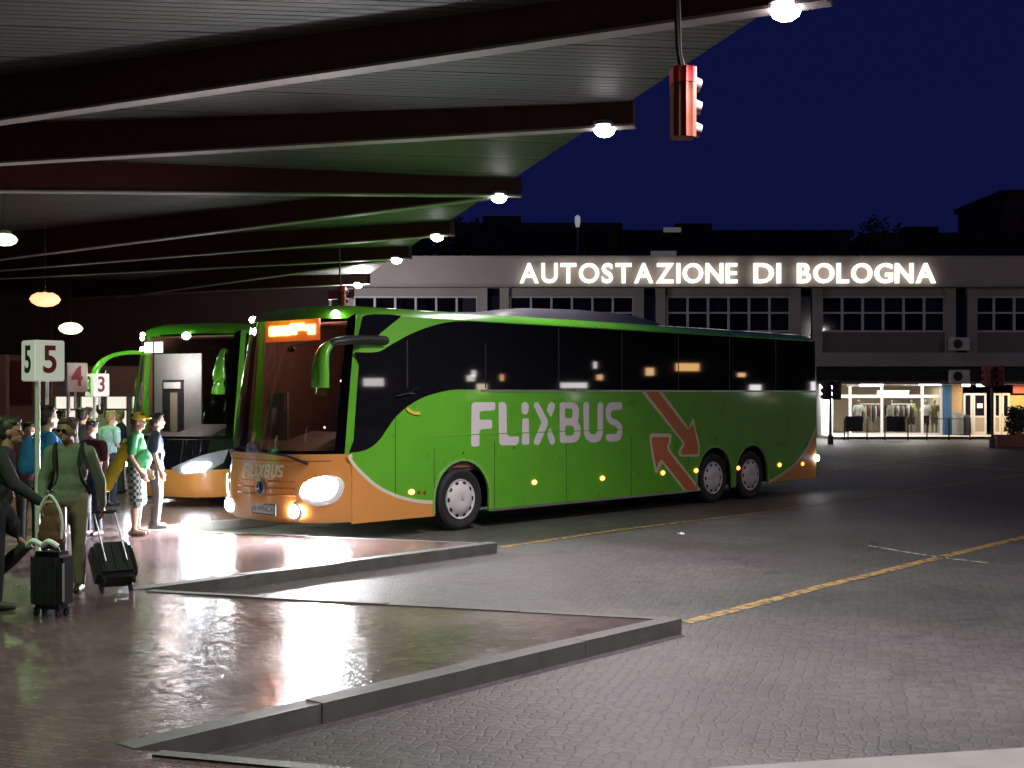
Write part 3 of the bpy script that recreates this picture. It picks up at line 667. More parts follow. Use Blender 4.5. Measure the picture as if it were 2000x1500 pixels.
        for s in (1, -1):
            pl = [(s * .42, .83), (s * .62, .72), (s * 1.0, .75), (s * 1.16, .92), (s * 1.20, 1.16), (s * .98, 1.08), (s * .70, .95)]
            bm = bmesh.new(); skin(bm, [pl], .03, on_front, 4); h = link('headlight', bm, mat('headlight_lens', (.25, .27, .3), .1), root)
            bm = bmesh.new(); skin(bm, [round_poly([(s * .62, .77), (s * .98, .79), (s * 1.08, .93), (s * .85, .93)], 3)], .05, on_front, 4); link('lamp_unit', bm, HEADL2, h)
        for y in (-.78, -.52):
            bm = bmesh.new(); box(bm, -.02, 0, y - .1, y + .1, 2.96, 3.16, Matrix.Translation((-front_u(0, 3.05) - .20, 0, 0))); link('cabin_lamp', bm, INLIGHT, root)
        bm = bmesh.new(); ell(bm, lc(front_u(.35, 3.27) - .02, .35, 3.25), (.04, .1, .07)); link('clearance_light', bm, ROOFL, root, smooth='all')
        for y, z in ((-1.12, 3.25), (-1.18, 3.05), (-1.02, 3.31)):
            bm = bmesh.new(); ell(bm, lc(front_u(y, z) - .01, y, z), (.03, .05, .05)); link('clearance_light', bm, ROOFL, root, smooth='all')
        for s in (1, -1):                         # hooked mirrors like long ears
            bm = bmesh.new(); pth = smooth_path([(s * .98, 2.95, .50), (s * 1.20, 2.97, .2), (s * 1.42, 2.89, -.10), (s * 1.54, 2.70, -.28), (s * 1.58, 2.44, -.34), (s * 1.56, 2.18, -.34)], 4)
            rad = [.05 + .07 * max(0, min(1, (i - 8) / 8)) for i in range(len(pth))]
            tube(bm, [lc(p[2], p[0], p[1]) for p in pth], rad, 12, flat=.75); mr = link('mirror', bm, GREEN, root, smooth=True)
            bm = bmesh.new(); tube(bm, [lc(-.16, s * 1.50, 2.64), lc(-.22, s * 1.52, 2.44), lc(-.22, s * 1.52, 2.2)], [.06, .085, .07], 10); link('mirror_glass', bm, BLACKGL, mr, smooth=True)
        l = bpy.data.lights.new('cabin_fill_light', 'POINT'); l.energy = 120; l.color = (.95, 1, .97); l.shadow_soft_size = .15
        lo = bpy.data.objects.new('cabin_fill_light', l); COL.objects.link(lo); lo.parent = root; lo.location = lc(.25, -.2, 2.7)
        # lit stairwell seen through the windscreen
        bm = bmesh.new(); box(bm, -.80, -.76, -1.14, .10, 1.3, 2.95); link('stair_partition', bm, mat('cabin_grey_panel', (.30, .31, .31), .5, noise=(3, .15)), root)
        bm = bmesh.new(); box(bm, -.76, -.74, -.9, -.35, 1.35, 2.45); link('cabin_door', bm, mat('cabin_door_dark', (.03, .03, .035), .4), root)
        bm = bmesh.new(); box(bm, -.74, -.72, -.85, -.42, 2.28, 2.40); link('door_rail', bm, mat('white_trim', (.7, .7, .7), .4), root)
        bm = bmesh.new(); box(bm, -.74, -.725, -.68, -.5, 1.45, 2.2); link('door_curtain', bm, mat('beige_curtain', (.35, .3, .22), .8), root)
        bm = bmesh.new(); box(bm, .0, .05, -.6, .6, .30, .36, Matrix.Translation((-.02, 0, 0))); link('bumper_lip', bm, mat('pale_lip', (.55, .5, .45), .4), root)
    return root

bus1 = coach('long', 'long green and orange coach with big white lettering and blazing headlights in the middle', O1, None)
O2 = Vector((-6.38, 23.75, 0))
bus2 = coach('eared', 'green and orange coach with a black nose just behind the big lettered coach', O2, 'coaches parked in the bays behind')
bus2.rotation_euler.z += R(13)
PITCH = Vector((-1.75, 5.95, 0))
for n, lab in ((1, 'mostly hidden third coach, its green hooked mirror showing left of the second coach'), (2, 'farthest coach, in the fourth bay, almost wholly hidden behind the others')):
    c = copy_tree(bus2); c.location = O2 + PITCH * n + Vector((.75, .4, 0)) * (1 if n == 1 else 1.5); c['label'] = lab

# ================================================================== CANOPY
EA = Vector((2.54, 11.65)); ED = Vector((-.245, .9695))   # canopy edge runs away to the left
def edge_x(y): return EA.x + (y - EA.y) * ED.x / ED.y
BEAM = mat('dark_red_steel', (.055, .007, .007), .55, noise=(2, .3)); FLANGE = mat('pinkish_grey_flange', (.24, .205, .20), .5, noise=(3, .25)); SLAT = mat('grey_slat', (.066, .066, .063), .6, noise=(1.2, .35))
can = empty('canopy', (EA.x, EA.y, 5.7), 0, 'long dark station canopy with red beams fanning over the bus bays', 'canopy')
iv = Matrix.Translation((-EA.x, -EA.y, -5.7))
def soff_z(x, y):
    d = max(0, edge_x(y) - x); return 6.0 + .035 * min(d, 14)
bm = bmesh.new(); y = -8.0; k = 0
while y < 62:
    w = .125; xe = edge_x(y) + .28; segs = [xe, xe - 7, xe - 14, xe - 34]
    for a, b in zip(segs[:-1], segs[1:]):
        q = []
        for (x, yy) in ((a, y), (a - w * .2527, y + w), (b - w * .2527, y + w), (b, y)):
            q.append((x, yy, soff_z(x, yy) + (0.004 if k % 9 == 4 else 0)))
        lo = [bm.verts.new(iv @ Vector(p)) for p in q]; hi = [bm.verts.new(iv @ Vector((p[0], p[1], p[2] + .03))) for p in q]
        bm.faces.new(lo); bm.faces.new(hi[::-1])
        for i in range(4): bm.faces.new((lo[i], hi[i], hi[(i + 1) % 4], lo[(i + 1) % 4]))
    y += w + .024; k += 1
link('soffit', bm, SLAT, can)
bm = bmesh.new()                                   # roof deck above the slats
q = [(edge_x(-8) + .3, -8), (edge_x(62) + .3, 62), (-46, 62), (-32, -8)]
plate(bm, [q], 6.62, 6.80, lambda a, b, d: iv @ Vector((a, b, d))); 
link('roof_deck', bm, mat('roof_deck_black', (.02, .02, .02), .8), can)
def beam(tip, inner, over=.35):
    t = Vector(tip); d = (Vector(inner) - t); L = d.length; d.normalize(); t = t - d * over; n = Vector((-d.y, d.x)) * .09
    bm = bmesh.new(); prev = None; fl = bmesh.new()
    ss = [0, .5, 2, 4, 7, 10, 14, 20, 28]
    ringsA = []
    for s in ss:
        p = t + d * s; zt = max(5.98, soff_z(p.x, p.y) + .02)
        ringsA.append([bm.verts.new(iv @ Vector((p.x + n.x * e, p.y + n.y * e, z))) for e, z in ((-1, 5.72), (1, 5.72), (1, zt), (-1, zt))])
    for i in range(len(ringsA) - 1):
        for j in range(4): bm.faces.new((ringsA[i][j], ringsA[i][(j + 1) % 4], ringsA[i + 1][(j + 1) % 4], ringsA[i + 1][j]))
    bm.faces.new(ringsA[0]); bm.faces.new(ringsA[-1])
    b = link('beam', bm, BEAM, can)
    p0 = t; p1 = t + d * 28; m = n * 1.25
    q = [p0 + m, p1 + m, p1 - m, p0 - m]
    lo = [fl.verts.new(iv @ Vector((v.x, v.y, 5.69))) for v in q]; hi = [fl.verts.new(iv @ Vector((v.x, v.y, 5.72))) for v in q]
    fl.faces.new(lo); fl.faces.new(hi[::-1])
    for i in range(4): fl.faces.new((lo[i], hi[i], hi[(i + 1) % 4], lo[(i + 1) % 4]))
    link('flange', fl, FLANGE, b)
BLK0 = mat('window_surround', (.03, .03, .03), .7)
LAMPS = [(3.85, 6.2), (2.54, 11.65), (1.274, 16.94), (-.18, 22.8), (-1.62, 28.58), (-2.97, 33.5), (-4.9, 41.2), (-7.6, 52.5)]  # last lamp is an unseen addition that brightens the left fascia
beam(LAMPS[0], (-5.4, 11.2)); beam(LAMPS[1], (-6.65, 16.6)); beam(LAMPS[2], (-7.83, 19.6)); beam(LAMPS[3], (-8.93, 22.3)); beam((-.45, 23.1), (-13.4, 33.6), .1)
beam(LAMPS[4], (-14.7, 36.7)); beam(LAMPS[5], (-15.7, 39.3)); beam((-3.2, 33.9), (-22.6, 56.6), .1); beam(LAMPS[6], (-22, 50.5)); beam((-6.2, 47.5), (-24, 58))
bm = bmesh.new()
for x, y in ((-14.5, 31), (-9.8, 19.5), (-19.5, 43)):
    for s in range(1): lathe(bm, [(.17, PZ), (.17, 6.3)], 20, 'z', (0, 0, 0))
    M = iv @ Matrix.Translation((x, y, 0))
    vs = bm.verts[-40:] if False else [v for v in bm.verts if not v.tag]
    for v in vs: v.co = M @ v.co; v.tag = True
    link('column', bm, mat('beige_column', (.45, .42, .34), .6, noise=(4, .1)), can, smooth=True); bm = bmesh.new()
bm.free()

# lamps under the canopy edge: a hood, a glowing bulb and its light
HOOD = mat('lamp_hood_grey', (.25, .25, .26), .5, metal=.6)
def lamp(name, loc, col, power, label, group, r=.15, drop=0, estr=26, spot=0):
    o = empty(name, loc, 0, label, 'lamp', group)
    bm = bmesh.new(); rr = r * (.55 if drop else 1.1); lathe(bm, [(.02, .03), (.03, .0), (.05, -.02), (.07, -.03), (rr * .9, -.05), (rr, -.10), (rr * .9, -.11)], 20, 'z'); link('lamp_hood', bm, HOOD, o, smooth=True)
    if drop: bm = bmesh.new(); tube(bm, [(0, 0, .02), (0, 0, .02 + drop)], .006, 6); link('cord', bm, BLACKP, o)
    bm = bmesh.new(); ell(bm, (0, 0, -.15 - (.05 if drop else 0)), (r * .97, r * .97, r * (.5 if drop else .72))); link('bulb', bm, emis('bulb_%d_%d_%d' % tuple(int(c * 99) for c in col), col, estr), o, smooth='all')
    l = bpy.data.lights.new('lamp_light', 'SPOT' if spot else 'POINT'); l.energy = power; l.color = col; l.shadow_soft_size = .1
    if spot: l.spot_size = R(spot); l.spot_blend = .7
    lo = bpy.data.objects.new('lamp_light', l); COL.objects.link(lo); lo.parent = o; lo.location = (0, 0, -.15 - r * .72 - .11)
    return o
CW = (1.0, .90, .93)
for i, (x, y) in enumerate(LAMPS):
    lab = ['bright white lamp at the canopy edge nearest the camera', 'bright white lamp at the canopy edge, high at the top of the picture', 'white lamp at the beam end just left of the hanging signal', 'white lamp at the third visible beam end along the canopy edge',
           'small white lamp at the fourth visible beam end along the canopy edge', 'small white lamp at the canopy end beside the pale fascia', 'tiny white lamp at the farthest beam end over the coach roof', 'hidden lamp added at the canopy end to light the station fascia'][i]
    lamp('canopy_lamp', (x - .05, y, 5.83), CW if i < 6 else (1, .91, .95), (1350, 1350, 1250, 800, 800, 800)[i] if i < 6 else (600, 1500)[i - 6], lab, 'lamps along the canopy edge', spot=152 if i < 6 else 0)
GREENL = (.72, 1.0, .55); WARM = (1.0, .62, .38)
lamp('bay_lamp', dp(8, 446, 23.0), (.55, 1, .35), 500, 'greenish lamp under the canopy at the left border of the picture', 'lamps under the canopy', .24, drop=1.0, estr=3, spot=156)
lamp('bay_lamp', dp(88, 568, 30.0), (1, .36, .17), 600, 'orange glowing lamp under the canopy above the number five sign', 'lamps under the canopy', .36, drop=1.6, estr=2.3, spot=150)
lamp('bay_lamp', dp(138, 629, 40.0), (.85, 1, .42), 500, 'yellowish white lamp under the canopy above the number four sign', 'lamps under the canopy', .38, drop=2.6, estr=3, spot=156)
lamp('bay_lamp', (-5.2, 9.6, 5.1), (.60, 1, .48), 480, 'green tinted lamp under the canopy just left of the camera view', 'lamps under the canopy', .19, drop=1.0, spot=160)

# lamp posts added out of view at right to light yard, facade and coach
for x, y, h, pw in ((15, 3, 7.5, 300), (25, 17, 7.5, 1900), (34, 43, 9.0, 1200)):
    o = empty('fill_lamp', (x, y, 0), 0, 'added fill lamp post on the right of the forecourt, out of view', 'lamp', 'added fill lamp posts')
    bm = bmesh.new(); tube(bm, [(0, 0, 0), (0, 0, h)], [.09, .05], 10); link('post', bm, HOOD, o, smooth=True)
    bm = bmesh.new(); lathe(bm, [(.06, h), (.30, h + .05), (.34, h), (.30, h - .06)], 16, 'z'); link('lamp_hood', bm, HOOD, o)
    bm = bmesh.new(); ell(bm, (0, 0, h - .12), (.24, .24, .12)); link('bulb', bm, emis('fill_bulb', (1, .88, .80), 26), o)
    l = bpy.data.lights.new('lamp_light', 'POINT'); l.energy = pw; l.color = (1, .86, .80); l.shadow_soft_size = .15
    lo = bpy.data.objects.new('lamp_light', l); COL.objects.link(lo); lo.parent = o; lo.location = (0, 0, h - .42)

# shop row across the forecourt on the right, out of view but mirrored in the flank glass
o = empty('shop_row', (62, 40, 0), 0, 'low shop row across the forecourt on the right, mirrored in the coach windows', 'building')
bbox('wall', 0, 6, -30, 26, 0, 6, mat('row_wall', (.022, .02, .02), .8, noise=(1, .2)), o); bbox('roof', -.4, 6.4, -30.4, 26.4, 6, 6.4, mat('dark_roof2', (.03, .03, .035), .8), o)
for y, w, h, z, c in ((-24, 1.2, .5, 2.9, (1, .95, .9)), (-17, .6, .6, 2.5, (1, .8, .6)), (-11, 1.6, .35, 2.7, (1, .96, .9)), (-6, .5, .5, 3.6, (1, .6, .3)), (-3.5, 1.4, .5, 3.9, (1, .55, .2)), (1, .7, .7, 2.4, (1, .95, .9)), (5, .5, .9, 2.5, (1, .97, .95)), (9, 1.8, .3, 2.5, (1, .97, .95)), (14, .6, .5, 4.0, (1, .6, .3)), (20, 2.2, .4, 2.7, (1, .97, .95))) + tuple((random.uniform(-26, 24), random.uniform(.12, .5), random.uniform(.1, .45), random.uniform(1.4, 5), random.choice(((1, .95, .9), (1, .6, .3), (.9, .95, 1)))) for _ in range(16)):  # extra random panes added to break up reflections in the coach glass
    w_ = bbox('window', -.10, -.004, y - w - .1, y + w + .1, z - h - .1, z + h + .1, BLK0, o); bbox('pane', -.14, -.104, y - w * .55, y + w * .55, z - h * .5, z + h * .5, emis('lit_pane_%d' % int(c[1] * 99), c, 9), w_)

# hanging signals
SIGR = mat('signal_red', (.55, .035, .035), .35, coat=.3); SIGB = mat('signal_copper', (.15, .038, .02), .35, metal=.3, noise=(6, .3)); VIS = mat('visor_pale', (.10, .09, .105), .5)
def hanging_signal(loc, label):
    o = empty('hanging_signal', loc, R(6), label, 'traffic light', 'signals hung from the canopy')
    bm = bmesh.new()                              # ribbed housing, lenses face right
    prof = []
    for i in range(28):
        a = 2 * math.pi * i / 28; r = .118 + (.010 if i % 2 else 0); prof.append((max(-.105, min(.105, r * math.cos(a) * 1.15)), r * math.sin(a)))
    plate(bm, [prof], -.33, .17, lambda a, b, d: (a, b, d)); link('housing', bm, SIGB, o, smooth=True)
    bm = bmesh.new(); plate(bm, [[(a * 1.04, b * 1.04) for a, b in prof]], .172, .315, lambda a, b, d: (a, b, d)); link('red_band', bm, SIGR, o, smooth=True)
    for z in (.17, -.04, -.25):
        bm = bmesh.new(); tube(bm, [(.10, 0, z), (.165, 0, z - .012)], [.075, .06], 14); v = link('visor', bm, VIS, o, smooth=True)
    bm = bmesh.new(); tube(bm, [(-.03, -.02, .33), (-.055, -.02, .5), (-.07, 0, .9), (-.075, 0, 1.28)], .02, 8); link('hanger', bm, BLACKP, o, smooth=True)
    bm = bmesh.new(); tube(bm, [(.0, -.05, .32), (-.035, -.06, .44), (-.045, -.06, .8), (-.06, -.06, 1.28)], .012, 6); link('cable', bm, mat('cable_grey', (.35, .33, .33), .5), o, smooth=True)
    return o
hs = hanging_signal(dp(1334, 200, 11.85), 'red and copper traffic signal hanging on a pipe against the blue sky')
h2 = copy_tree(hs); h2.location = dp(668, 583, 33.2); h2['label'] = 'small red hanging signal just above the roof of the lettered coach'

# ================================================================== PLATFORM SIGNS
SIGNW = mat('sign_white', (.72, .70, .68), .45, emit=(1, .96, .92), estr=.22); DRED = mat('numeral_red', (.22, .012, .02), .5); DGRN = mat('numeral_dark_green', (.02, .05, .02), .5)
POLE = mat('pole_white', (.62, .62, .58), .4, noise=(5, .1))
SIGND = mat('sign_offwhite', (.50, .44, .40), .5, noise=(4, .06))
def bay_sign(num, px, py, Y, label):
    p = dp(px, py, Y); o = empty('bay_sign', (p.x, p.y, PZ), R(45), label, 'sign', 'numbered bay signs')
    zc = p.z - PZ; w = .165; h = .215
    bm = bmesh.new(); box(bm, -w, w, -w, w, zc - h, zc + h); bmesh.ops.bevel(bm, geom=list(bm.edges), offset=.012, segments=2, affect='EDGES'); sb = link('sign_box', bm, SIGND if num == '4' else SIGNW, o, smooth=True)
    text_obj('numeral', num, .40, .008, .002, DRED, sb, Matrix.Translation((.0, -w - .002, zc)) @ Matrix.Rotation(R(90), 4, 'X') @ Matrix.Diagonal((.85, 1, 1, 1)))
    text_obj('numeral', num, .40, .008, .002, DGRN, sb, Matrix.Translation((-w - .002, 0, zc)) @ Matrix.Rotation(R(-90), 4, 'Z') @ Matrix.Rotation(R(90), 4, 'X') @ Matrix.Diagonal((.85, 1, 1, 1)))
    bm = bmesh.new(); tube(bm, [(-.06, 0, 0), (-.06, 0, zc - h)], .028, 12); tube(bm, [(.07, .05, zc - h - .25), (.07, .05, zc - h)], .02, 8); link('pole', bm, POLE, o, smooth=True)
    bm = bmesh.new(); lathe(bm, [(.10, 0), (.10, .012), (.05, .03)], 16, 'z', (-.06, 0, 0)); link('base_plate', bm, POLE, o)
    return o
bay_sign('5', 84, 705, 13.6, 'white box sign with a red number five on a white pole')
bay_sign('4', 141, 737, 18.9, 'white box sign with a red number four behind the number five')
bay_sign('3', 190, 752, 24.3, 'greenish lit box sign with a number three behind the green mirror')

# ================================================================== STATION BUILDING
WALLM = mat('grey_concrete', (.25, .235, .225), .8, noise=(.45, .4), bump=(20, .2)); FASC = mat('fascia_render', (.30, .265, .25), .75, noise=(.8, .15)); WFRAME = mat('window_frame_grey', (.38, .36, .38), .5)
PANE = mat('dark_pane', (.012, .012, .02), .08, spec=.6); SPAN = mat('spandrel_dark', (.10, .085, .085), .6, noise=(2, .2)); BLK = mat('near_black', (.012, .011, .012), .7)
YB = 60.0
bx = lambda px: (px - 1000) / F_PX * YB
bz = lambda py: HC - (py - HY) * YB / F_PX
ter = empty('station_building', (bx(1300), YB, 0), 0, 'long grey two storey station building with upper windows and lit shops below', 'building')
def tpart(name, boxes, m, parent=None, bev=0):
    bm = bmesh.new()
    for b in boxes: box(bm, b[0] - bx(1300), b[1] - bx(1300), b[2] - YB, b[3] - YB, b[4], b[5])
    return link(name, bm, m, parent or ter)
XL, XR = bx(560), bx(2330)
zf0, zf1 = bz(563), bz(505); zw1, zw0, zs0, zb0, zl0 = bz(578), bz(649), bz(689), bz(716), bz(745)
tpart('fascia', [(XL, XR, YB - .9, YB + 6, zf0, zf1)], FASC)
tpart('cornice', [(XL, XR, YB - .95, YB - .9, zf0, zf0 + .12), (XL, XR, YB - .95, YB - .9, zf1 - .06, zf1 + .03)], WALLM)
bays = [692 - 304, 692, 997, 1303, 1605, 1901, 2205]; BW = 240
piers = []
for i, b in enumerate(bays):
    piers.append((bx(b + BW) , bx(b + BW + 20), YB - .15, YB + .4, zs0, zf0)); piers.append((bx(b + BW + 44), bx(b + 302), YB - .15, YB + .4, zs0, zf0))
for q_ in piers: tpart('pier', [q_], WALLM)
tpart('spandrel', [(bx(b), bx(b + BW), YB, YB + .3, zs0, zw0) for b in bays], SPAN)
tpart('lintel', [(bx(b), bx(b + BW), YB, YB + .3, zw1, zf0) for b in bays], WALLM)
tpart('string_course', [(XL, XR, YB - .25, YB + 6, zb0, zs0)], WALLM)
tpart('louvre_band', [(XL, XR, YB - .1 + .12 * (k % 2), YB + 4, zl0 + (zb0 - zl0) * k / 6, zl0 + (zb0 - zl0) * (k + .8) / 6) for k in range(6)], BLK)
tpart('storey_core', [(XL, XR, YB + 1.2, YB + 6, zb0, zf0)], BLK)
for b in bays:
    fr = []; n = 6; x0, x1 = bx(b), bx(b + BW)
    for k in range(n + 1):
        xc = x0 + (x1 - x0) * k / n; fr.append((xc - .05, xc + .05, YB - .03, YB + .08, zw0, zw1))
    zt = bz(611); xs = [x0 + (x1 - x0) * k / n for k in range(n + 1)]
    for k in range(n):
        for zc in (zt, zw1 - .05, zw0 + .05): fr.append((xs[k] + .05, xs[k + 1] - .05, YB, YB + .07, zc - .04, zc + .04))
    w = tpart('window', fr, WFRAME)
    tpart('pane', [(x0, x1, YB + .085, YB + .1, zw0, zw1)], glass('window_glass', (.55, .55, .6)), w)
    cu = [(xs[k] + .1, xs[k] + random.uniform(.4, .85), YB + .25, YB + .27, zw0 + .1, zw1 - .1) for k in range(n) if random.random() < .45]
    for k in range(n):
        if random.random() < .6: tpart('blind', [(xs[k] + .07, xs[k + 1] - .07, YB + .3, YB + .32, zw0 + .05 + random.choice((0, 0, .5, .9)), zw1 - .05)], mat('blind_%d' % (k % 3), ((.20, .19, .21), (.13, .12, .13), (.28, .26, .27))[k % 3], .8, noise=(6, .2)), w)
    w2 = tpart('window', [(bx(b + BW + 20), bx(b + BW + 44), YB + .1, YB + .14, zs0 + .3, zw1)], PANE)
# wall lamp by the windows, ac boxes
for px, py in ((1873, 672), (1873, 735)):
    p = dp(px, py, YB - .3); a = empty('air_conditioner', (p.x, p.y, p.z), 0, 'pale air conditioning box on the pier between upper windows' if py < 700 else 'dark air conditioning box above the glazed door', 'air conditioner')
    bm = bmesh.new(); box(bm, -.45, .45, -.2, .15, -.3, .3); bmesh.ops.bevel(bm, geom=list(bm.edges), offset=.03, segments=2, affect='EDGES'); link('casing', bm, mat('ac_white', (.45, .44, .45), .5), a, smooth=True)
    bm = bmesh.new(); lathe(bm, [(.22, -.215), (.20, -.225), (.05, -.215), (.02, -.215)], 20, 'y', (-.12, 0, 0)); link('fan_grille', bm, BLK, a)
# roof line clutter over the fascia
tpart('roof_parapet', [(XL + 8, XR, YB + 3, YB + 8, zf1, bz(488))], mat('roof_grey', (.10, .10, .11), .8))
tpart('roof_rail', [(XL + 8, XR, YB + 2.5, YB + 2.6, bz(496), bz(493))], mat('roof_rail_grey', (.2, .2, .22), .6))

# letters
sign = empty('station_sign', (bx(1420), YB - .9, HC - (533.5 - HY) * (YB - 1.12) / F_PX), 0, 'glowing white AUTOSTAZIONE DI BOLOGNA letters on the fascia', 'sign')
LETE = emis('letter_glow', (1, .93, .78), 1.7)
YLT = YB - 1.12
bx_ = lambda px: (px - 1000) / F_PX * YLT
def word(txt, p0, p1):
    ms = []; gap = .10
    for ch in txt:
        me = text_mesh(ch, 1.0, .020, .0, 'LEFT'); xs = [v.co.x for v in me.vertices]; ms.append((me, min(xs), max(xs)))
    tot = sum(b - a for _, a, b in ms) + gap * (len(ms) - 1); k = (bx_(p1) - bx_(p0)) / tot; x = bx_(p0) - bx(1420)
    for me, a, b in ms:
        ys = [v.co.y for v in me.vertices]; 
        bpy.data.meshes.remove(me)
    H = (553 - 514) * YLT / F_PX
    for ch, (_, a, b) in zip(txt, ms):
        me = text_mesh(ch, 1.0, .020, .09, 'LEFT'); capH = .76
        sy = H / capH
        me.transform(Matrix.Translation((x, -.22, 0)) @ Matrix.Rotation(R(90), 4, 'X') @ Matrix.Diagonal((k, sy, 1, 1)) @ Matrix.Translation((-a, 0, 0)))
        zsv = [v.co.z for v in me.vertices]; mid = (min(zsv) + max(zsv)) / 2
        me.transform(Matrix.Translation((0, 0, -mid)))
        hh = max(zsv) - min(zsv); me.transform(Matrix.Diagonal((1, 1, H / hh, 1)))
        me.materials.clear(); me.materials.append(LETE); me.name = 'letter'
        o = bpy.data.objects.new('letter', me); COL.objects.link(o); o.parent = sign
        x += (b - a) * k + gap * k
word('AUTOSTAZIONE', 1015, 1440); word('DI', 1472, 1525); word('BOLOGNA', 1557, 1827)

# ---- ground floor shops
YS = 63.0
sx = lambda px: (px - 1000) / F_PX * YS
sz = lambda py: HC - (py - HY) * YS / F_PX
TUBE = emis('fluorescent_tube', (1, .94, .86), 9); CREAMW = mat('cream_wall', (.55, .47, .36), .7, noise=(2, .1)); WHITEW = mat('white_wall', (.8, .8, .8), .6); ALU = mat('shopfront_frame', (.66, .63, .60), .4)
GF = mat('shop_floor', (.45, .42, .38), .5)
zc_ = sz(742)
tpart('ceiling', [(XL, XR, YB + .3, YS + 7, zl0 - .12, zl0)], mat('arcade_ceiling', (.5, .46, .42), .7))
tpart('shop_wall', [(XL, sx(1595), YS, YS + .2, 0, zl0 - .12), (sx(1597), sx(1905), YS + 6, YS + 6.2, 0, zl0 - .12)], CREAMW)
tpart('white_panel', [(sx(1598), sx(1621), YS - .6, YS + 6, .15, zl0 - .13)], WHITEW)
tpart('plinth', [(sx(1598), sx(2330), YS - 2.6, YS + 6, .0, .14)], mat('shop_plinth', (.5, .47, .43), .6, noise=(3, .1)))
tpart('blue_pillar', [(sx(1842), sx(1856), YS - .2, YS + .1, .14, zl0 - .12)], mat('blue_pillar', (.03, .10, .22), .5))
tpart('end_wall', [(sx(1846), sx(1856), YS + .1, YS + 6, .14, zl0 - .12)], CREAMW)
tpart('door_bay_wall', [(sx(1858), sx(1880), YS, YS + .15, .14, zl0 - .12), (sx(1972), sx(2330), YS, YS + .15, .14, sz(772))], mat('warm_wall', (.50, .33, .15), .7, noise=(3, .15)))
tpart('red_transom', [(sx(1978), sx(2330), YS - .05, YS, sz(768), zl0 - .13)], mat('red_sign_panel', (.5, .12, .09), .5))
# shopfront: frames and panes
fr = []
for px in (1621, 1660, 1722, 1801, 1838): fr.append((sx(px) - .06, sx(px) + .06, YS - .05, YS + .05, .14, zl0 - .12))
for a, b in ((1621, 1660), (1660, 1722), (1722, 1801), (1801, 1838)):
    fr.append((sx(a) + .06, sx(b) - .06, YS - .05, YS + .05, sz(777), sz(771))); fr.append((sx(a) + .06, sx(b) - .06, YS - .05, YS + .05, .14, .24))
sf = tpart('shopfront', fr, ALU)
tpart('pane', [(sx(1622), sx(1837), YS - .006, YS + .006, .24, zl0 - .12)], CLEAR, sf)
def glazed_door(pa, pb, label=None):
    x0, x1 = sx(pa), sx(pb); f = [(x0, x0 + .1, YS - .05, YS + .05, .14, sz(768)), (x1 - .1, x1, YS - .05, YS + .05, .14, sz(768))]
    for z0, z1 in ((.14, .3), (sz(816), sz(812)), (sz(772), sz(768))): f.append((x0 + .1, x1 - .1, YS - .05, YS + .05, z0, z1))
    d = tpart('door', f, ALU); tpart('pane', [(x0 + .1, x1 - .1, YS - .01, YS + .01, sz(812), sz(772))], PANE, d); tpart('kick_panel', [(x0 + .1, x1 - .1, YS - .02, YS + .02, .3, sz(816))], mat('door_panel_beige', (.4, .34, .26), .6), d)
    return d
for a, b in ((1881, 1899), (1900, 1926), (1940, 1955), (1956, 1972)): glazed_door(a, b)
tpart('notice', [(sx(1908), sx(1919), YS - .03, YS - .012, sz(797), sz(788))], mat('paper_white', (.8, .8, .8), .6))
for i, (px, py, w, lab) in enumerate(((1621, 753, 38, 'long fluorescent tube over the white shop panel'), (1702, 752, 44, 'fluorescent tube over the shop window with the white shirt'), (1816, 750, 42, 'fluorescent tube left of the blue pillar'), (1921, 752, 26, 'fluorescent tube over the glazed door'), (1744, 768, 60, 'glowing strip lamp inside the clothes shop'), (1887, 752, 14, 'short tube lamp right of the blue pillar'))):
    Y = YS - 1.2 if i != 4 else YS + 2; p = dp(px, py, Y); t = empty('tube_lamp', p, 0, lab, 'lamp', 'tube lamps in the shops')
    hwid = w / 2 * Y / F_PX; bm = bmesh.new(); tube(bm, [(-hwid, 0, 0), (hwid, 0, 0)], .075, 10); link('tube', bm, TUBE, t, smooth=True)
    bm = bmesh.new(); box(bm, -hwid - .04, hwid + .04, -.1, .1, .085, .15); link('batten', bm, WHITEW, t)
for px, pw, yy in ((1650, 80, YS + .5), (1690, 90, YS + .5), (1780, 120, YS + .5)):
    l = bpy.data.lights.new('shop_light', 'AREA'); l.energy = pw; l.size = 2.5; l.color = (1, .93, .82)
    lo = bpy.data.objects.new('shop_light', l); COL.objects.link(lo); lo.parent = ter; lo.location = (sx(px) - bx(1300), yy - YB, zl0 - .2)
for px, pw, col in ((1608, 260, (.95, .97, 1)), (1760, 80, (1, .9, .78)), (1900, 70, (1, .88, .72)), (1990, 110, (1, .7, .35))):
    l = bpy.data.lights.new('arcade_light', 'AREA'); l.energy = pw; l.size = 1.2; l.color = col
    lo = bpy.data.objects.new('arcade_light', l); COL.objects.link(lo); lo.parent = ter; lo.location = (sx(px) - bx(1300), YS - 1.25 - YB, zl0 - .16)
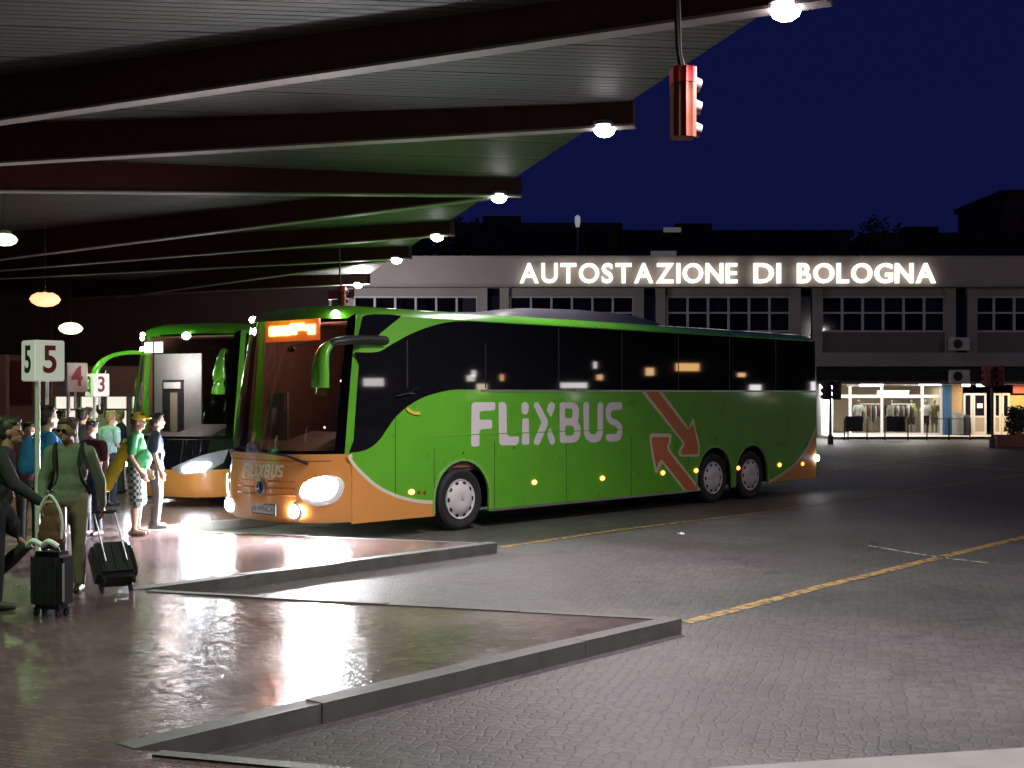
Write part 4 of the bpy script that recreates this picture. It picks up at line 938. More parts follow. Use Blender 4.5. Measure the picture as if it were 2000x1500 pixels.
# goods
def mannequin(px, Y, shirt, low, lab, h=1.75):
    x = (px - 1000) / F_PX * Y; o = empty('mannequin', (x, Y, .14), 0, lab, 'mannequin', 'mannequins in the shop window')
    bm = bmesh.new()
    for p, r in (((0, 0, 1.25), (.19, .12, .24)), ((0, 0, 1.0), (.16, .11, .18))): ell(bm, p, r)
    for s in (-1, 1): limb(bm, [(s * .17, 0, 1.4), (s * .25, 0, 1.18)], [.07, .065])
    fuse('shirt', bm, shirt, .03, o)
    bm = bmesh.new(); ell(bm, (0, 0, .88), (.17, .12, .12))
    for s in (-1, 1): limb(bm, [(s * .09, 0, .85), (s * .1, 0, .5)], [.09, .08])
    fuse('shorts', bm, low, .03, o)
    bm = bmesh.new(); ell(bm, (0, 0, 1.63), (.08, .09, .11)); tube(bm, [(0, 0, 1.4), (0, 0, 1.58)], .05)
    for s in (-1, 1): limb(bm, [(s * .25, 0, 1.2), (s * .27, 0, .85)], [.04, .035]); limb(bm, [(s * .1, 0, .5), (s * .1, 0, .03)], [.055, .04])
    box(bm, -.25, .25, -.18, .18, 0, .02); fuse('form', bm, mat('mannequin_grey', (.3, .28, .26), .5), .03, o)
WSH = mat('white_shirt', (.75, .75, .75), .8); RSH = mat('red_cloth', (.45, .03, .05), .8); OLV = mat('olive_cloth', (.2, .19, .06), .8); LIM = mat('lime_cloth', (.35, .5, .12), .8); GRYC = mat('grey_cloth', (.2, .2, .2), .8); DRK = mat('dark_cloth', (.02, .02, .025), .8)
mannequin(1677, YS + .7, WSH, RSH, 'mannequin in a white shirt and red shorts in the shop window')
mannequin(1808, YS + .7, WSH, DRK, 'mannequin in a white shirt and dark shorts beside the window frame')
mannequin(1825, YS + .8, OLV, GRYC, 'mannequin in an olive top nearest the blue pillar')
mannequin(1780, YS + 2.5, LIM, DRK, 'mannequin in a lime green top deep inside the shop')
mannequin(1742, YS + 2.6, GRYC, DRK, 'mannequin in a grey top deep inside the shop')
for px, Y, lab in ((1700, YS + 1.6, 'rack of mixed dark clothes behind the white shirt mannequin'), (1764, YS + 1.3, 'low rack of clothes in the middle shop window'), (1725, YS + 4.5, 'long rack of clothes along the back of the shop')):
    x = (px - 1000) / F_PX * Y; o = empty('clothes_rack', (x, Y, .14), 0, lab, 'clothes rack', 'clothes racks in the shop')
    bm = bmesh.new()
    for s in (-.6, .6): tube(bm, [(s, 0, 0), (s, 0, 1.5)], .02, 6)
    tube(bm, [(-.6, 0, 1.5), (.6, 0, 1.5)], .02, 6); link('rail', bm, SILVER, o)
    for k in range(9):
        bm = bmesh.new(); xx = -.52 + k * .13; hh = random.uniform(.55, .95)
        ell(bm, (xx, 0, 1.45 - hh / 2), (.05, .2, hh / 2)); link('garment', bm, mat('garment_%s' % 'abcd'[k % 4], ((.25, .23, .2), (.05, .06, .12), (.5, .48, .42), (.12, .03, .04))[k % 4], .8), o, smooth='all')
# railing with two dark boards before the shop
rl = empty('railing', (sx(1720), 59.5, 0), 0, 'low dark railing along the pavement before the lit shop', 'railing')
bm = bmesh.new(); xx = lambda px: (px - 1720) / F_PX * 59.5
for px in (1607, 1614, 1651, 1686, 1731, 1768, 1811, 1852): tube(bm, [(xx(px), 0, 0), (xx(px), 0, 1.02)], .03, 6)
link('post', bm, BLK, rl)
bm = bmesh.new(); tube(bm, [(xx(1600), 0, .12), (xx(1925), 0, .12)], .05, 6); link('bottom_rail', bm, BLK, rl)
bm = bmesh.new(); tube(bm, [(xx(1768), 0, 1.0), (xx(1852), 0, 1.0)], .02, 6); tube(bm, [(xx(1686), 0, 1.0), (xx(1731), 0, 1.0)], .02, 6); link('top_rail', bm, mat('rail_grey', (.15, .15, .15), .5), rl)
for a, b, lab in ((1651, 1685, 'black board on the railing below the white shirt mannequin'), (1731, 1768, 'black board on the railing in front of the middle shop window')):
    bm = bmesh.new(); box(bm, -(b - a) / 2 / F_PX * 59.5, (b - a) / 2 / F_PX * 59.5, -.03, .03, .42, 1.12); bmesh.ops.bevel(bm, geom=list(bm.edges), offset=.01, segments=1, affect='EDGES')
    o = link('display_board', bm, BLACKP, None, loc=(((a + b) / 2 - 1000) / F_PX * 59.4, 59.4, 0)); tag(o, lab, 'board', 'black boards on the railing')
# bins and boxes by the door
for px, h, m, lab in ((1864, 1.15, GRYC, 'grey covered stand right of the blue pillar'), (1876, 1.0, DRK, 'dark bin beside the glazed door')):
    bm = bmesh.new(); lathe(bm, [(.25, 0), (.30, .1), (.28, h - .15), (.22, h - .02), (.05, h)], 16, 'z'); o = link('bin', bm, m, None, smooth=True, loc=(sx(px), YS - .6, .14)); tag(o, lab, 'bin')
# traffic lights on posts
def post_signal(px, Y, ztop, m_, label, red):
    x = (px - 1000) / F_PX * Y; o = empty('traffic_light', (x, Y, 0), 0, label, 'traffic light', 'traffic lights on posts')
    bm = bmesh.new(); tube(bm, [(0, 0, 0), (0, 0, ztop)], .055, 10); lathe(bm, [(.13, 0), (.12, .35), (.06, .4)], 12, 'z'); link('post', bm, mat('post_dark', (.05, .045, .045), .5), o, smooth=True)
    for dx, rz in ((-.19, R(200)), (.25, R(-40))):
        M = Matrix.Translation((dx, -.1, ztop - .42)) @ Matrix.Rotation(rz, 4, 'Z')
        bm = bmesh.new(); box(bm, -.16, .16, -.12, .12, -.42, .42, M); bmesh.ops.bevel(bm, geom=list(bm.edges), offset=.03, segments=2, affect='EDGES'); hd = link('housing', bm, m_, o, smooth=True)
        for z in (.27, 0, -.27):
            bm = bmesh.new(); tube(bm, [M @ Vector((0, -.11, z)), M @ Vector((0, -.30, z - .03))], [.12, .11], 14, cap=False); link('visor', bm, m_, hd, smooth=True)
    return o
SR = mat('signal_dark_red', (.20, .03, .028), .4); SK = mat('signal_black', (.02, .015, .015), .5)
post_signal(1938, 51.5, 3.3, SR, 'dark red traffic light on a post at the right edge before the doors', True)
post_signal(1622, 55, 2.75, SK, 'black traffic light on a thin post before the white shop panel', False)
# planter with shrub
GRNL = mat('shrub_leaf', (.05, .075, .035), .7, noise=(5, .4)); TER = mat('terracotta_planter', (.30, .12, .09), .8, noise=(5, .2))
def leaf_cloud(bm, c, r, n, size):
    for _ in range(n):
        while True:
            v = Vector((random.uniform(-1, 1), random.uniform(-1, 1), random.uniform(-1, 1)))
            if .25 < v.length < 1: break
        p = Vector(c) + Vector((v.x * r[0], v.y * r[1], v.z * r[2])); a = Vector((random.gauss(0, 1), random.gauss(0, 1), random.gauss(0, 1))).normalized(); b = a.orthogonal().normalized(); s = size * random.uniform(.6, 1.3)
        vs = [bm.verts.new(p + a * s), bm.verts.new(p + b * s * .5), bm.verts.new(p - a * s), bm.verts.new(p - b * s * .5)]; bm.faces.new(vs)
for px, Y, w, h, lab in ((1972, 52, .62, 1.35, 'bushy shrub in a terracotta planter right of the red traffic light'), (1996, 53, .5, 1.1, 'lower shrub in a planter cut by the right border')):
    x = (px - 1000) / F_PX * Y; o = empty('potted_shrub', (x, Y, 0), 0, lab, 'potted plant', 'potted shrubs before the doors')
    bm = bmesh.new(); box(bm, -w, w, -.3, .3, 0, .5); bmesh.ops.bevel(bm, geom=list(bm.edges), offset=.03, segments=2, affect='EDGES'); link('planter', bm, TER, o, smooth=True)
    bm = bmesh.new()
    for k in range(6): leaf_cloud(bm, (random.uniform(-w * .7, w * .7), random.uniform(-.2, .2), .55 + random.uniform(.1, h - .3)), (.3, .25, .3), 110, .09)
    link('foliage', bm, GRNL, o)
    bm = bmesh.new()
    for k in range(5): tube(bm, [(random.uniform(-w * .4, w * .4), 0, .45), (random.uniform(-w * .8, w * .8), random.uniform(-.2, .2), h)], [.02, .008], 5)
    link('stem', bm, mat('bark', (.06, .045, .035), .8), o)

# ================================================================== BEYOND THE STATION
def block(name, pxa, pxb, pyt, Y, m, lab, depth=12, wins=0):
    x0, x1 = (pxa - 1000) / F_PX * Y, (pxb - 1000) / F_PX * Y; zt = HC - (pyt - HY) * Y / F_PX
    o = empty(name, ((x0 + x1) / 2, Y, 0), 0, lab, 'building', 'dark buildings beyond the station'); w = (x1 - x0) / 2
    bbox('wall', -w, w, 0, depth, 0, zt - .5, m, o)
    bbox('roof', -w - .3, w + .3, -.3, depth + .3, zt - .5, zt, mat('dark_roof', (.03, .03, .035), .8), o)
    if name == 'apartment_building':
        bm = bmesh.new(); xa = random.uniform(-w * .6, w * .6); box(bm, xa - 1.4, xa + 1.4, 2, 4, zt, zt + .8); link('roof_hut', bm, m, o)
    nx = max(2, int(w * 2 / 4.5))
    for i in range(nx):
        for zz in [z for z in (zt - 2.6, zt - 5.6) if z > 8]:
            xc = -w + (i + .5) * 2 * w / nx; bm = bmesh.new(); box(bm, xc - .6, xc + .6, -.06, -.01, zz - .8, zz + .8); f = link('window', bm, mat('far_window_frame', (.08, .075, .07), .6), o)
            bm = bmesh.new(); box(bm, xc - .5, xc + .5, -.09, -.065, zz - .7, zz + .7); link('pane', bm, PANE, f)
    return o, zt
DKW = mat('far_wall_dark', (.035, .033, .031), .9, noise=(.6, .3)); DKR = mat('far_brick_red', (.17, .06, .045), .9, noise=(.8, .3))
block('apartment_building', 895, 1207, 436, 92, DKW, 'dark block beyond the station roof left of the sign letters')
block('apartment_building', 1210, 1660, 450, 98, DKW, 'long low dark block behind the station roof above the sign')
block('apartment_building', 1700, 2250, 455, 105, DKW, 'dark block behind the station roof at the right')
block('brick_tower', 1960, 2130, 372, 118, DKR, 'reddish brick tower rising at the right border')
WOODB = mat('bark_dark', (.05, .04, .03), .9); LEAFD = mat('night_leaf', (.03, .045, .02), .8, noise=(3, .4))
def tree(px, Y, ztop, rad, lab):
    x = (px - 1000) / F_PX * Y; o = empty('tree', (x, Y, 0), 0, lab, 'tree', 'trees behind the station roof')
    bm = bmesh.new(); tube(bm, [(0, 0, 0), (.1, 0, ztop * .4), (0, .1, ztop * .75)], [.35, .25, .1], 8)
    for k in range(6):
        a = k * 1.05; tube(bm, [(0.05, 0, ztop * (.4 + .05 * k)), (rad * .6 * math.cos(a), rad * .6 * math.sin(a), ztop * (.6 + .05 * k))], [.12, .03], 6)
    link('trunk', bm, WOODB, o, smooth=True)
    bm = bmesh.new()
    for k in range(14):
        a = random.uniform(0, 6.28); rr = rad * random.uniform(.2, .75); leaf_cloud(bm, (rr * math.cos(a), rr * math.sin(a), ztop * random.uniform(.6, .93)), (rad * .42, rad * .42, rad * .34), 150, .22)
    link('crown', bm, LEAFD, o)
tree(860, 78, 13.0, 3.4, 'dark leafy tree just right of the canopy end'); tree(925, 80, 12.4, 3.0, 'second dark tree along the roof line left of the sign')
tree(1690, 84, 13.6, 3.6, 'dark tree above the letters near the right end of the sign'); tree(1840, 86, 12.2, 3.0, 'low dark tree between the sign end and the brick tower')
# far street lamp, faint lit roof signs
p = dp(1128, 437, 75); o = empty('street_lamp', (p.x, p.y, 8), 0, 'faint street lamp on a pole behind the station roof', 'lamp')
bm = bmesh.new(); tube(bm, [(0, 0, 0), (0, 0, p.z - 8.2)], .06, 6); link('pole', bm, mat('pole_dim', (.2, .2, .2), .5), o)
bm = bmesh.new(); lathe(bm, [(.1, p.z - 8.2), (.16, p.z - 7.9), (.16, p.z - 7.6), (.05, p.z - 7.5)], 12, 'z'); link('lantern', bm, emis('dim_lantern', (.6, .65, .7), .35), o)
for px, py, w, lab in ((1313, 449, 34, 'small faint lit box on the roof above the sign'), (1296, 495, 50, 'dim pale roof fitting just above the fascia')):
    p = dp(px, py, 66); o = tag(bbox('roof_light', -w / 2 / F_PX * 66, w / 2 / F_PX * 66, -.1, .1, -.12, .12, emis('dim_roof_light', (.6, .62, .55), .06), None, .02, loc=p), lab, 'light')
# waiting hall at the far left under the canopy
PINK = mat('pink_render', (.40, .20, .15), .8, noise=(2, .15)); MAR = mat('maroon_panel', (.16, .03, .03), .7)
hall = empty('waiting_hall', (-20, 47, PZ), 0, 'low pink walled waiting hall with bright windows under the canopy at the left', 'building')
def hpart(name, boxes, m, par=None):
    bm = bmesh.new()
    for b in boxes: box(bm, b[0] + 20, b[1] + 20, b[2] - 47, b[3] - 47, b[4] - PZ, b[5] - PZ)
    return link(name, bm, m, par or hall)
hx = lambda px: (px - 1000) / F_PX * 47
hz = lambda py: HC - (py - HY) * 47 / F_PX
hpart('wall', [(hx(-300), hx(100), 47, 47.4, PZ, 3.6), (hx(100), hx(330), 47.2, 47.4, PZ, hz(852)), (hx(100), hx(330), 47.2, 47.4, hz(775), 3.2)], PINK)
hpart('upper_wall_backing', [(hx(-300), hx(100), 46.95, 47.35, 3.6, 6.5), (hx(100), hx(640), 47.15, 47.35, 3.2, 6.3)], mat('dark_maroon_backing', (.028, .008, .008), .8))  # stretched right as dark backing where the far canopy continues
hpart('maroon_panel', [(hx(24), hx(64), 46.9, 47, hz(790), hz(705))], MAR)
hpart('pilaster', [(hx(-4), hx(20), 46.6, 46.94, PZ, 3.6), (hx(-120), hx(-90), 46.6, 46.94, PZ, 3.6)], PINK)
LITW = emis('lit_hall_window', (1, .93, .80), .9)
for a, b in ((102, 150), (152, 200), (202, 250), (252, 320)):
    w = hpart('window', [(hx(a), hx(a) + .08, 47.05, 47.2, hz(852), hz(775)), (hx(b) - .08, hx(b), 47.05, 47.2, hz(852), hz(775)), (hx(a) + .08, hx(b) - .08, 47.05, 47.2, hz(800) - .04, hz(800) + .04)], mat('hall_frame', (.3, .28, .25), .6))
    hpart('pane', [(hx(a), hx(b), 47.22, 47.26, hz(852), hz(775))], LITW, w)

# ================================================================== PEOPLE
SK1 = mat('skin_light', (.50, .29, .21), .55, noise=(20, .08)); SK2 = mat('skin_tan', (.30, .16, .10), .55, noise=(20, .08))
HAIRD = mat('hair_dark', (.02, .015, .012), .6, noise=(40, .4)); HAIRB = mat('hair_brown', (.07, .04, .02), .6, noise=(40, .4)); HAIRF = mat('hair_fair', (.30, .20, .08), .6, noise=(40, .3))
def cloth(name, c): return mat(name, c, .85, noise=(9, .25), bump=(14, .6))
def plaid():
    m = mat('plaid_cloth', (.1, .12, .1), .85); nt = m.node_tree; b = nt.nodes['Principled BSDF']
    tc = nt.nodes.new('ShaderNodeTexCoord'); ck = nt.nodes.new('ShaderNodeTexChecker'); ck.inputs['Scale'].default_value = 22; ck.inputs[1].default_value = (.03, .05, .04, 1); ck.inputs[2].default_value = (.28, .32, .30, 1)
    nt.links.new(tc.outputs['Object'], ck.inputs['Vector']); nt.links.new(ck.outputs[0], b.inputs['Base Color']); return m
def person(label, loc, face, H=1.75, pose=None, top=None, bottom=None, shoe=None, skin=None, hair=None, sleeve='short', shorts=False, cap=None, vox=.013, belly=0, hoodcol=None, head_yaw=0, glasses=False, bulk=1.0, group='travellers on the platform'):
    o = empty('person', loc, R(face), label, 'person', group)
    J = dict(pelvis=(0, 0, .95), chest=(0, 0, 1.28), neck=(0, 0, 1.48), head=(.03, 0, 1.635), lsh=(0, .185, 1.41), lel=(-.03, .235, 1.13), lwr=(.05, .24, .89), rsh=(0, -.185, 1.41), rel=(-.03, -.235, 1.13), rwr=(.05, -.24, .89),
             lhip=(0, .09, .93), lkn=(.03, .10, .50), lan=(-.01, .10, .09), rhip=(0, -.09, .93), rkn=(.03, -.10, .50), ran=(-.01, -.10, .09), ltoe=0, rtoe=0)
    J.update(pose or {}); s = H / 1.75
    V = lambda k: Vector(J[k]) * s
    r = lambda *a: [x * s for x in a]
    hd = V('head'); yaw = Matrix.Rotation(R(head_yaw), 3, 'Z'); hp = lambda x, y, z: hd + yaw @ (Vector((x, y, z)) * s)
    up = (V('neck') - V('pelvis')).normalized()
    # --- body
    bm = bmesh.new()
    ell(bm, hp(0, 0, .02), r(.093, .076, .105), yaw, 3); ell(bm, hp(.022, 0, -.05), r(.066, .056, .068), yaw, 3); ell(bm, hp(.075, 0, -.085), r(.022, .026, .018), yaw)
    ell(bm, hp(.098, 0, -.015), r(.020, .014, .026), yaw); ell(bm, hp(.108, 0, -.027), r(.012, .016, .011), yaw)
    for q in (1, -1):
        ell(bm, hp(-.005, q * .078, -.01), r(.022, .012, .034), yaw); ell(bm, hp(.078, q * .032, .022), r(.016, .026, .008), yaw)
    ell(bm, hp(.086, 0, -.056), r(.012, .026, .010), yaw)
    limb(bm, [V('neck') - up * .06 * s, hp(-.012, 0, -.06)], r(.058, .05))
    limb(bm, [V('pelvis'), V('chest')], r(.09, .10)); limb(bm, [V('lsh') * .9, V('rsh') * .9] if False else [V('lsh'), V('rsh')], r(.055, .055))
    for q in 'lr':
        sg = 1 if q == 'l' else -1
        limb(bm, [V(q + 'sh'), V(q + 'el'), V(q + 'wr')], r(.048, .040, .028))
        wr = V(q + 'wr'); fd = (wr - V(q + 'el')).normalized(); 
        sd = fd.cross(Vector((1, 0, 0))); sd = sd.normalized() if sd.length > .2 else Vector((0, 0, 1)); pn = sd.cross(fd).normalized(); ax = pn.cross(fd).normalized()
        fw = Vector((1, 0, 0)) - fd * fd.x; fw = fw.normalized() if fw.length > .2 else Vector((0, 0, 1)); th = fw           # finger row runs front to back
        inn = fd.cross(fw).normalized() * (-1 if q == 'l' else 1); inn = inn if inn.y * sg < 0 else -inn
        pc = wr + fd * .05 * s
        limb(bm, [wr, pc + fd * .035 * s + fw * .015 * s], r(.027, .030)); limb(bm, [wr, pc + fd * .035 * s - fw * .018 * s], r(.025, .026))
        for i, (f0, ln) in enumerate(((.030, .072), (.011, .080), (-.009, .075), (-.027, .058))):
            b0 = pc + fd * .045 * s + fw * f0 * s; k1 = b0 + (fd * .55 + inn * .12) * ln * s; k2 = k1 + (fd * .32 + inn * .40) * ln * s
            limb(bm, [b0, k1, k2], r(.0095, .0088, .0075), 8)
        t0 = wr + fd * .03 * s + fw * .024 * s; t1 = t0 + (fw * .75 + fd * .55 + inn * .2).normalized() * .036 * s; limb(bm, [t0, t1, t1 + (fd + inn * .35).normalized() * .028 * s], r(.013, .011, .009), 8)
        limb(bm, [V(q + 'hip'), V(q + 'kn'), V(q + 'an')], r(.075, .050, .036)); kn, an = V(q + 'kn'), V(q + 'an'); limb(bm, [kn.lerp(an, .12) + Vector((-.012, 0, 0)) * s, kn.lerp(an, .34) + Vector((-.02, 0, 0)) * s, kn.lerp(an, .7)], r(.045, .055, .040))
    fuse('body', bm, skin or SK1, vox, o)
    for q in (1, -1):
        bm = bmesh.new(); ell(bm, hp(.083, q * .032, .006), r(.010, .013, .008), yaw); link('eye', bm, mat('eye_dark', (.02, .015, .01), .2), o, smooth='all')
    if glasses:
        bm = bmesh.new()
        for q in (1, -1): ell(bm, hp(.094, q * .034, .006), r(.012, .030, .022), yaw)
        tube(bm, [hp(.095, -.06, .012), hp(.105, 0, .014), hp(.095, .06, .012)], .006 * s, 6); link('glasses', bm, BLACKGL, o, smooth='all')
    # --- hair
    bm = bmesh.new(); ell(bm, hp(-.022, 0, .045), r(.094, .086, .092), yaw, 3); ell(bm, hp(-.05, 0, -.005), r(.062, .076, .075), yaw, 3); ell(bm, hp(.045, 0, .10), r(.055, .065, .032), yaw)
    for k in range(12): ell(bm, hp(-.02 + random.uniform(-.07, .07), random.uniform(-.06, .06), .10 + random.uniform(-.02, .025)), r(.035, .035, .025), yaw)
    fuse('hair', bm, hair or HAIRD, max(.009, vox * .8), o)
    if cap:
        bm = bmesh.new(); ell(bm, hp(-.008, 0, .062), r(.108, .094, .085), yaw, 3); ell(bm, hp(.12, 0, .055), r(.085, .075, .014), yaw); fuse('cap', bm, cap, .012, o)
    # --- top
    bm = bmesh.new(); pv, ch = V('pelvis'), V('chest'); md_ = pv.lerp(ch, .45)
    k = bulk
    ell(bm, pv + Vector((0, 0, .02 * s)), r(.125 * k, .168 * k, .13)); ell(bm, md_ + Vector((belly * .5 * s, 0, 0)), r(.122 * k + belly * .55, .158 * k + belly * .25, .18)); ell(bm, ch, r(.122 * k, .175 * k, .185)); ell(bm, ch + up * .10 * s, r(.095, .17, .09))
    limb(bm, [V('lsh'), V('neck') - up * .04 * s, V('rsh')], r(.066, .075, .066))
    for q in 'lr':
        e = V(q + 'el'); S0 = V(q + 'sh')
        if sleeve == 'long': limb(bm, [S0, e, V(q + 'wr').lerp(e, .06)], r(.070, .058, .044))
        else: limb(bm, [S0, S0.lerp(e, .72)], r(.070, .066))
    for _ in range(10):                            # folds
        a = random.uniform(0, 6.28); z = random.uniform(0, .9); c = pv.lerp(ch, z); ell(bm, c + Vector((.115 * k * math.cos(a) + belly * .5 * max(0, math.cos(a)), .155 * k * math.sin(a), 0)) * s, r(.022, .022, .06))
    fuse('top', bm, top, max(.012, vox), o)
    if hoodcol:
        bm = bmesh.new(); ell(bm, V('neck') + Vector((-.06, 0, .0)) * s, r(.085, .11, .06)); fuse('hood', bm, hoodcol, .014, o)
    # --- bottom
    bm = bmesh.new(); ell(bm, V('pelvis') + Vector((0, 0, -.02 * s)), r(.128 * k, .170 * k, .12))
    for q in 'lr':
        hp_, kn, an = V(q + 'hip'), V(q + 'kn'), V(q + 'an')
        if shorts: limb(bm, [hp_, hp_.lerp(kn, .5), hp_.lerp(kn, 1.0)], r(.112 * k, .108, .105))
        else: limb(bm, [hp_, hp_.lerp(kn, .5), kn, kn.lerp(an, .5), kn.lerp(an, .95)], r(.105 * k, .092, .073, .068, .062))
    fuse('shorts' if shorts else 'trousers', bm, bottom, max(.012, vox), o)
    for q in 'lr':
        an = V(q + 'an'); tl = R(J[q + 'toe']); d = Vector((math.cos(tl), 0, math.sin(tl))); n = Vector((-math.sin(tl), 0, math.cos(tl)))
        bm = bmesh.new(); c = an - n * .045 * s
        limb(bm, [c - d * .05 * s, c + d * .06 * s, c + d * .15 * s - n * .008 * s], r(.045, .045, .036), 12); ell(bm, an, r(.05, .045, .055)); fuse('shoe', bm, shoe or mat('shoe_dark', (.03, .025, .025), .6), .012, o)
    return o
def stand(px, Y): return Vector(((px - 1000) / F_PX * Y, Y, PZ))

CBLK = cloth('black_cloth', (.012, .012, .014)); CGRN = cloth('grey_green_sweater', (.16, .18, .14)); KHA = cloth('khaki_cloth', (.19, .15, .10)); CBLU = cloth('bright_blue_cloth', (.03, .20, .48)); TSG = cloth('green_tshirt', (.04, .26, .09))
CMAR = cloth('maroon_cloth', (.09, .02, .025)); CCY = cloth('pale_cyan_cloth', (.36, .55, .55)); CNAV = cloth('navy_cloth', (.02, .025, .06)); CGRY = cloth('mid_grey_cloth', (.12, .11, .115)); CBEI = cloth('beige_cloth', (.38, .33, .24)); YELC = cloth('yellow_cloth', (.62, .50, .03)); JEAN = cloth('jeans_blue', (.05, .07, .12))
walker = person('dark haired person in black striding in at the left border behind the upright case', stand(-8, 12.2), 8, 1.84,
    dict(pelvis=(.0, 0, .93), chest=(.05, 0, 1.26), neck=(.09, 0, 1.46), head=(.13, 0, 1.61), lsh=(.06, .18, 1.38), lel=(-.10, .24, 1.13), lwr=(.0, .26, .90), rsh=(.08, -.185, 1.39), rel=(.22, -.23, 1.14), rwr=(.44, -.20, .98),
         lhip=(0, .09, .91), lkn=(.24, .10, .56), lan=(-.08, .11, .27), ltoe=-48, rhip=(0, -.09, .91), rkn=(.03, -.10, .49), ran=(.02, -.10, .09)), CBLK, CBLK, mat('trainer_grey', (.05, .05, .055), .6), SK2, HAIRD, 'long', vox=.009)
person('person in a grey green sweater, dark glasses and khaki trousers beside the number five pole', stand(136, 13.3), -82, 1.80,
    dict(lwr=(-.33, .26, .83), lel=(-.17, .27, 1.10), rel=(-.01, -.255, 1.13), rwr=(.10, -.24, .90), head=(.05, -.01, 1.62), lan=(.02, .10, .09), lkn=(.06, .10, .5), rkn=(.0, -.10, .5), ran=(-.10, -.09, .10)), CGRN, KHA, mat('brown_shoe', (.05, .03, .02), .5), SK2, HAIRB, 'long', head_yaw=-28, glasses=True, vox=.009, bulk=1.05)
cap_p = person('stout person in a yellow cap, green shirt and plaid shorts before the second coach', stand(266, 18.55), 4, 1.76,
    dict(lel=(.0, .25, 1.14), lwr=(.12, .25, .93), rel=(-.02, -.24, 1.14), rwr=(.12, -.25, .92)), TSG, plaid(), mat('tan_sandal', (.25, .15, .1), .6), SK1, HAIRB, 'short', True, YELC, vox=.011, belly=.085, bulk=1.15)
person('person in a dark top and grey trousers standing right of the yellow cap', stand(304, 19.5), 20, 1.74, None, CNAV, CGRY, mat('shoe_grey', (.10, .09, .09), .6), SK1, HAIRD, 'short')
person('tall dark haired person in a bright blue top behind the number five pole', stand(89, 15.2), 40, 1.88, None, CBLU, JEAN, None, SK1, HAIRD, 'short', vox=.011)
person('person in a pale cyan shirt and dark trousers left of the yellow bag', stand(214, 23.4), 60, 1.72, dict(lwr=(.2, .16, 1.02), rwr=(.2, -.16, 1.02)), CCY, CNAV, None, SK1, HAIRF, 'short', vox=.014)
bgp = [(57, 17.0, -60, 1.66, CMAR, CBLK, HAIRD, 'person in a maroon top between the walker and the blue shirt'), (118, 19.5, 120, 1.78, CGRY, JEAN, HAIRD, 'grey topped person whose head shows behind the glasses wearer at the left'),
       (161, 21.5, 90, 1.80, CBLK, CBLK, HAIRD, 'black clad person right behind the glasses wearer, seen from the back'), (181, 18.5, -110, 1.64, CMAR, CNAV, HAIRD, 'shorter person in a dark red top just right of the glasses wearer'),
       (196, 27.5, 100, 1.80, CBEI, CNAV, HAIRB, 'person in a beige top in the far crowd under the number three sign'), (236, 26.5, -150, 1.70, CNAV, JEAN, HAIRF, 'fair haired person in navy at the right of the far crowd'), (172, 30, 60, 1.72, CGRY, CBLK, HAIRB, 'distant grey topped person in the gap between the signs')]
for px, Y, a, H, t, b, h, lab in bgp: person(lab, stand(px, Y), a, H, None, t, b, None, SK1, h, 'short', vox=.018)

# ---- bags
FAB = mat('case_black', (.012, .012, .014), .5, noise=(40, .3))
def suitcase(loc, rz, tilt, w, d, h, label, hl, hs=1):
    o = empty('suitcase', loc, rz, label, 'suitcase', 'wheeled cases'); o.rotation_euler = (tilt, 0, rz)
    bm = bmesh.new(); box(bm, -w / 2, w / 2, -d / 2, d / 2, .07, h); bmesh.ops.bevel(bm, geom=list(bm.edges), offset=.05, segments=3, affect='EDGES')
    for x in (-w * .28, 0, w * .28): box(bm, x - .012, x + .012, -d / 2 - .006, -d / 2 + .02, .14, h - .07)
    link('shell', bm, FAB, o, smooth=True)
    bm = bmesh.new()
    for x in (-w * .26, w * .26): tube(bm, [(x, hs * (d / 2 + (.012 if hs < 0 else -.05)), h - (.3 if hs < 0 else .12)), (x, hs * (d / 2 + (.012 if hs < 0 else -.05)), h + hl)], .009, 8)
    link('pull_handle', bm, SILVER, o, smooth=True)
    bm = bmesh.new(); tube(bm, [(-w * .26 - .02, hs * (d / 2 + (.012 if hs < 0 else -.05)), h + hl), (w * .26 + .02, hs * (d / 2 + (.012 if hs < 0 else -.05)), h + hl)], .018, 8); link('grip', bm, BLACKP, o, smooth=True)
    bm = bmesh.new(); tube(bm, [(-.09, 0, h - .01), (-.07, 0, h + .03), (.07, 0, h + .03), (.09, 0, h - .01)], .012, 8); link('carry_handle', bm, BLACKP, o, smooth=True)
    for x in (-w / 2 + .06, w / 2 - .06):
        for y in (-d / 2 + .06, d / 2 - .06):
            bm = bmesh.new(); lathe(bm, [(.012, -.016), (.036, -.012), (.036, .012), (.012, .016)], 14, 'x', (x, y, .036)); box(bm, x - .02, x + .02, y - .02, y + .02, .045, .08); link('castor', bm, BLACKP, o)
    bm = bmesh.new(); box(bm, w / 2 + .001, w / 2 + .006, -d / 2 + .03, -d / 2 + .06, .15, h - .1); link('zip', bm, SILVER, o)
    return o
sc1 = suitcase(stand(101, 11.85), R(-18), 0, .36, .24, .60, 'upright black four wheeled suitcase at the left with a brown bag on top', .42)
sc2 = suitcase(Vector((-4.07, 13.24, PZ + .052)), R(33), R(-45), .42, .26, .54, 'tilted black suitcase on two wheels pulled by the sweater wearer', .36, -1)
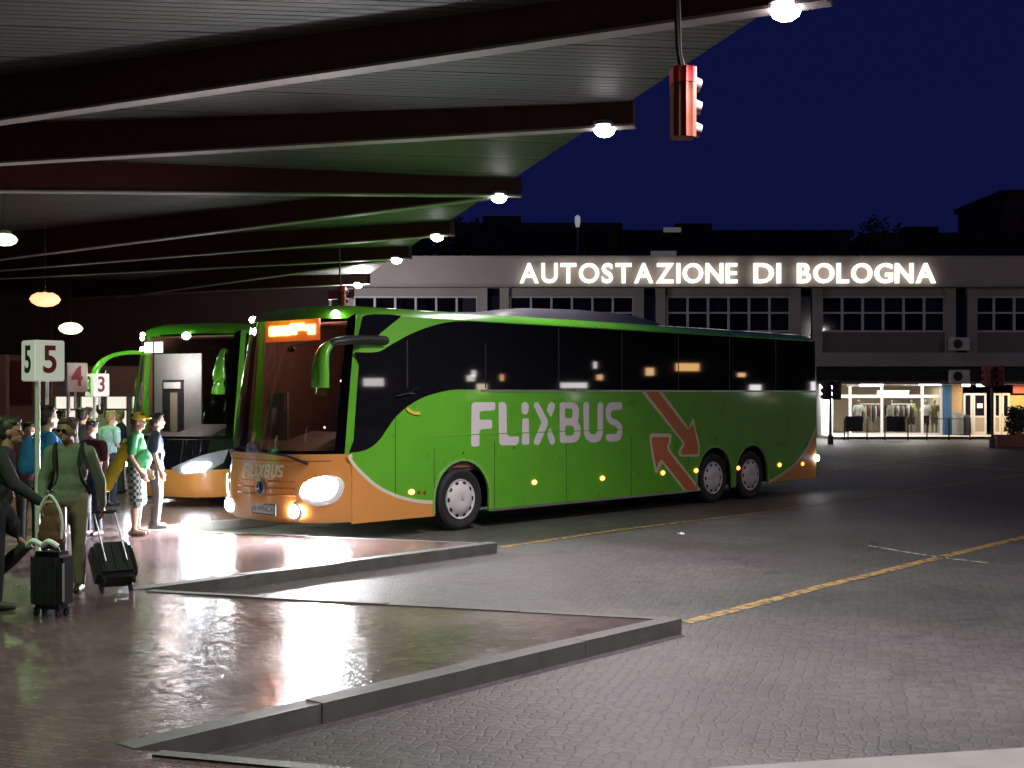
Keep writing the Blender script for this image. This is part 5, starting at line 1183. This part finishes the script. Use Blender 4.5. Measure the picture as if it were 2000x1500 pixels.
# brown bag on the upright case
o = empty('shoulder_bag', Vector(sc1.location) + Vector((.0, 0, .66)), R(-18), 'brown soft bag with pale straps resting on the upright suitcase', 'bag')
bm = bmesh.new(); 
for p, r_ in (((0, 0, .14), (.12, .09, .15)), ((0, 0, .08), (.14, .10, .10)), ((0, 0, .28), (.08, .05, .10))): ell(bm, p, r_, None, 3)
fuse('pouch', bm, cloth('brown_leather', (.09, .035, .02)), .012, o)
bm = bmesh.new(); tube(bm, smooth_path([(-.12, -.03, .08), (-.12, -.03, .3), (0, -.03, .46), (.13, -.03, .28), (.13, -.03, .06)], 4), .012, 6); link('strap', bm, mat('pale_strap', (.6, .57, .55), .6), o, smooth=True)
bm = bmesh.new(); tube(bm, smooth_path([(-.16, -.13, .0), (-.08, -.16, .05), (0, -.13, .01), (.09, -.16, .05), (.16, -.12, .0)], 4), .025, 8); link('scarf', bm, WSH, o, smooth=True)
# yellow bag across the back of the capped person
o = empty('sling_bag', Vector(cap_p.location) + Vector((-.24, -.12, .85)), R(0), 'yellow sling bag hanging on the back of the person in the yellow cap', 'bag')
bm = bmesh.new()
for t in range(7): ell(bm, (-.14 + .045 * t, 0, -.10 + .085 * t), (.10, .075, .11))
ell(bm, (-.17, 0, -.13), (.08, .10, .10)); fuse('sack', bm, YELC, .014, o)
bm = bmesh.new(); tube(bm, smooth_path([(.1, -.02, .45), (.22, -.07, .52), (.3, -.06, .45)], 4), .012, 6); link('cord', bm, BLACKP, o)
# backpack straps of the sweater wearer and the walker's pack
def backpack(pp, face, label, m, sc=1):
    o = empty('backpack', pp, R(face), label, 'backpack', 'backpacks being worn')
    bm = bmesh.new(); ell(bm, (-.20, 0, 1.22), (.10, .15, .24), None, 3); ell(bm, (-.26, 0, 1.12), (.06, .12, .13)); fuse('pack', bm, m, .014, o)
    for s in (1, -1):
        bm = bmesh.new(); tube(bm, smooth_path([(-.14, s * .12, 1.42), (-.02, s * .135, 1.505), (.10, s * .13, 1.42), (.155, s * .125, 1.28), (.13, s * .15, 1.12), (.0, s * .20, 1.02), (-.14, s * .15, 1.02)], 4), .022, 8, flat=.5); link('strap', bm, m, o, smooth=True)
backpack(stand(136, 13.3) + Vector((0, 0, .04)), -82, 'dark backpack with black straps over the grey green sweater', CBLK)
backpack(stand(89, 15.2) + Vector((0, 0, .10)), 40, 'blue backpack on the tall person behind the number five pole', CBLU)
# scrap of paper on the road
bm = bmesh.new(); bmesh.ops.create_icosphere(bm, subdivisions=2, radius=.06)
for v in bm.verts: v.co *= random.uniform(.6, 1.2); v.co.z = abs(v.co.z) * .4
q = gp(1331, 1043); tag(link('paper_scrap', bm, WSH, loc=q), 'crumpled pale scrap of paper lying on the empty road', 'litter')
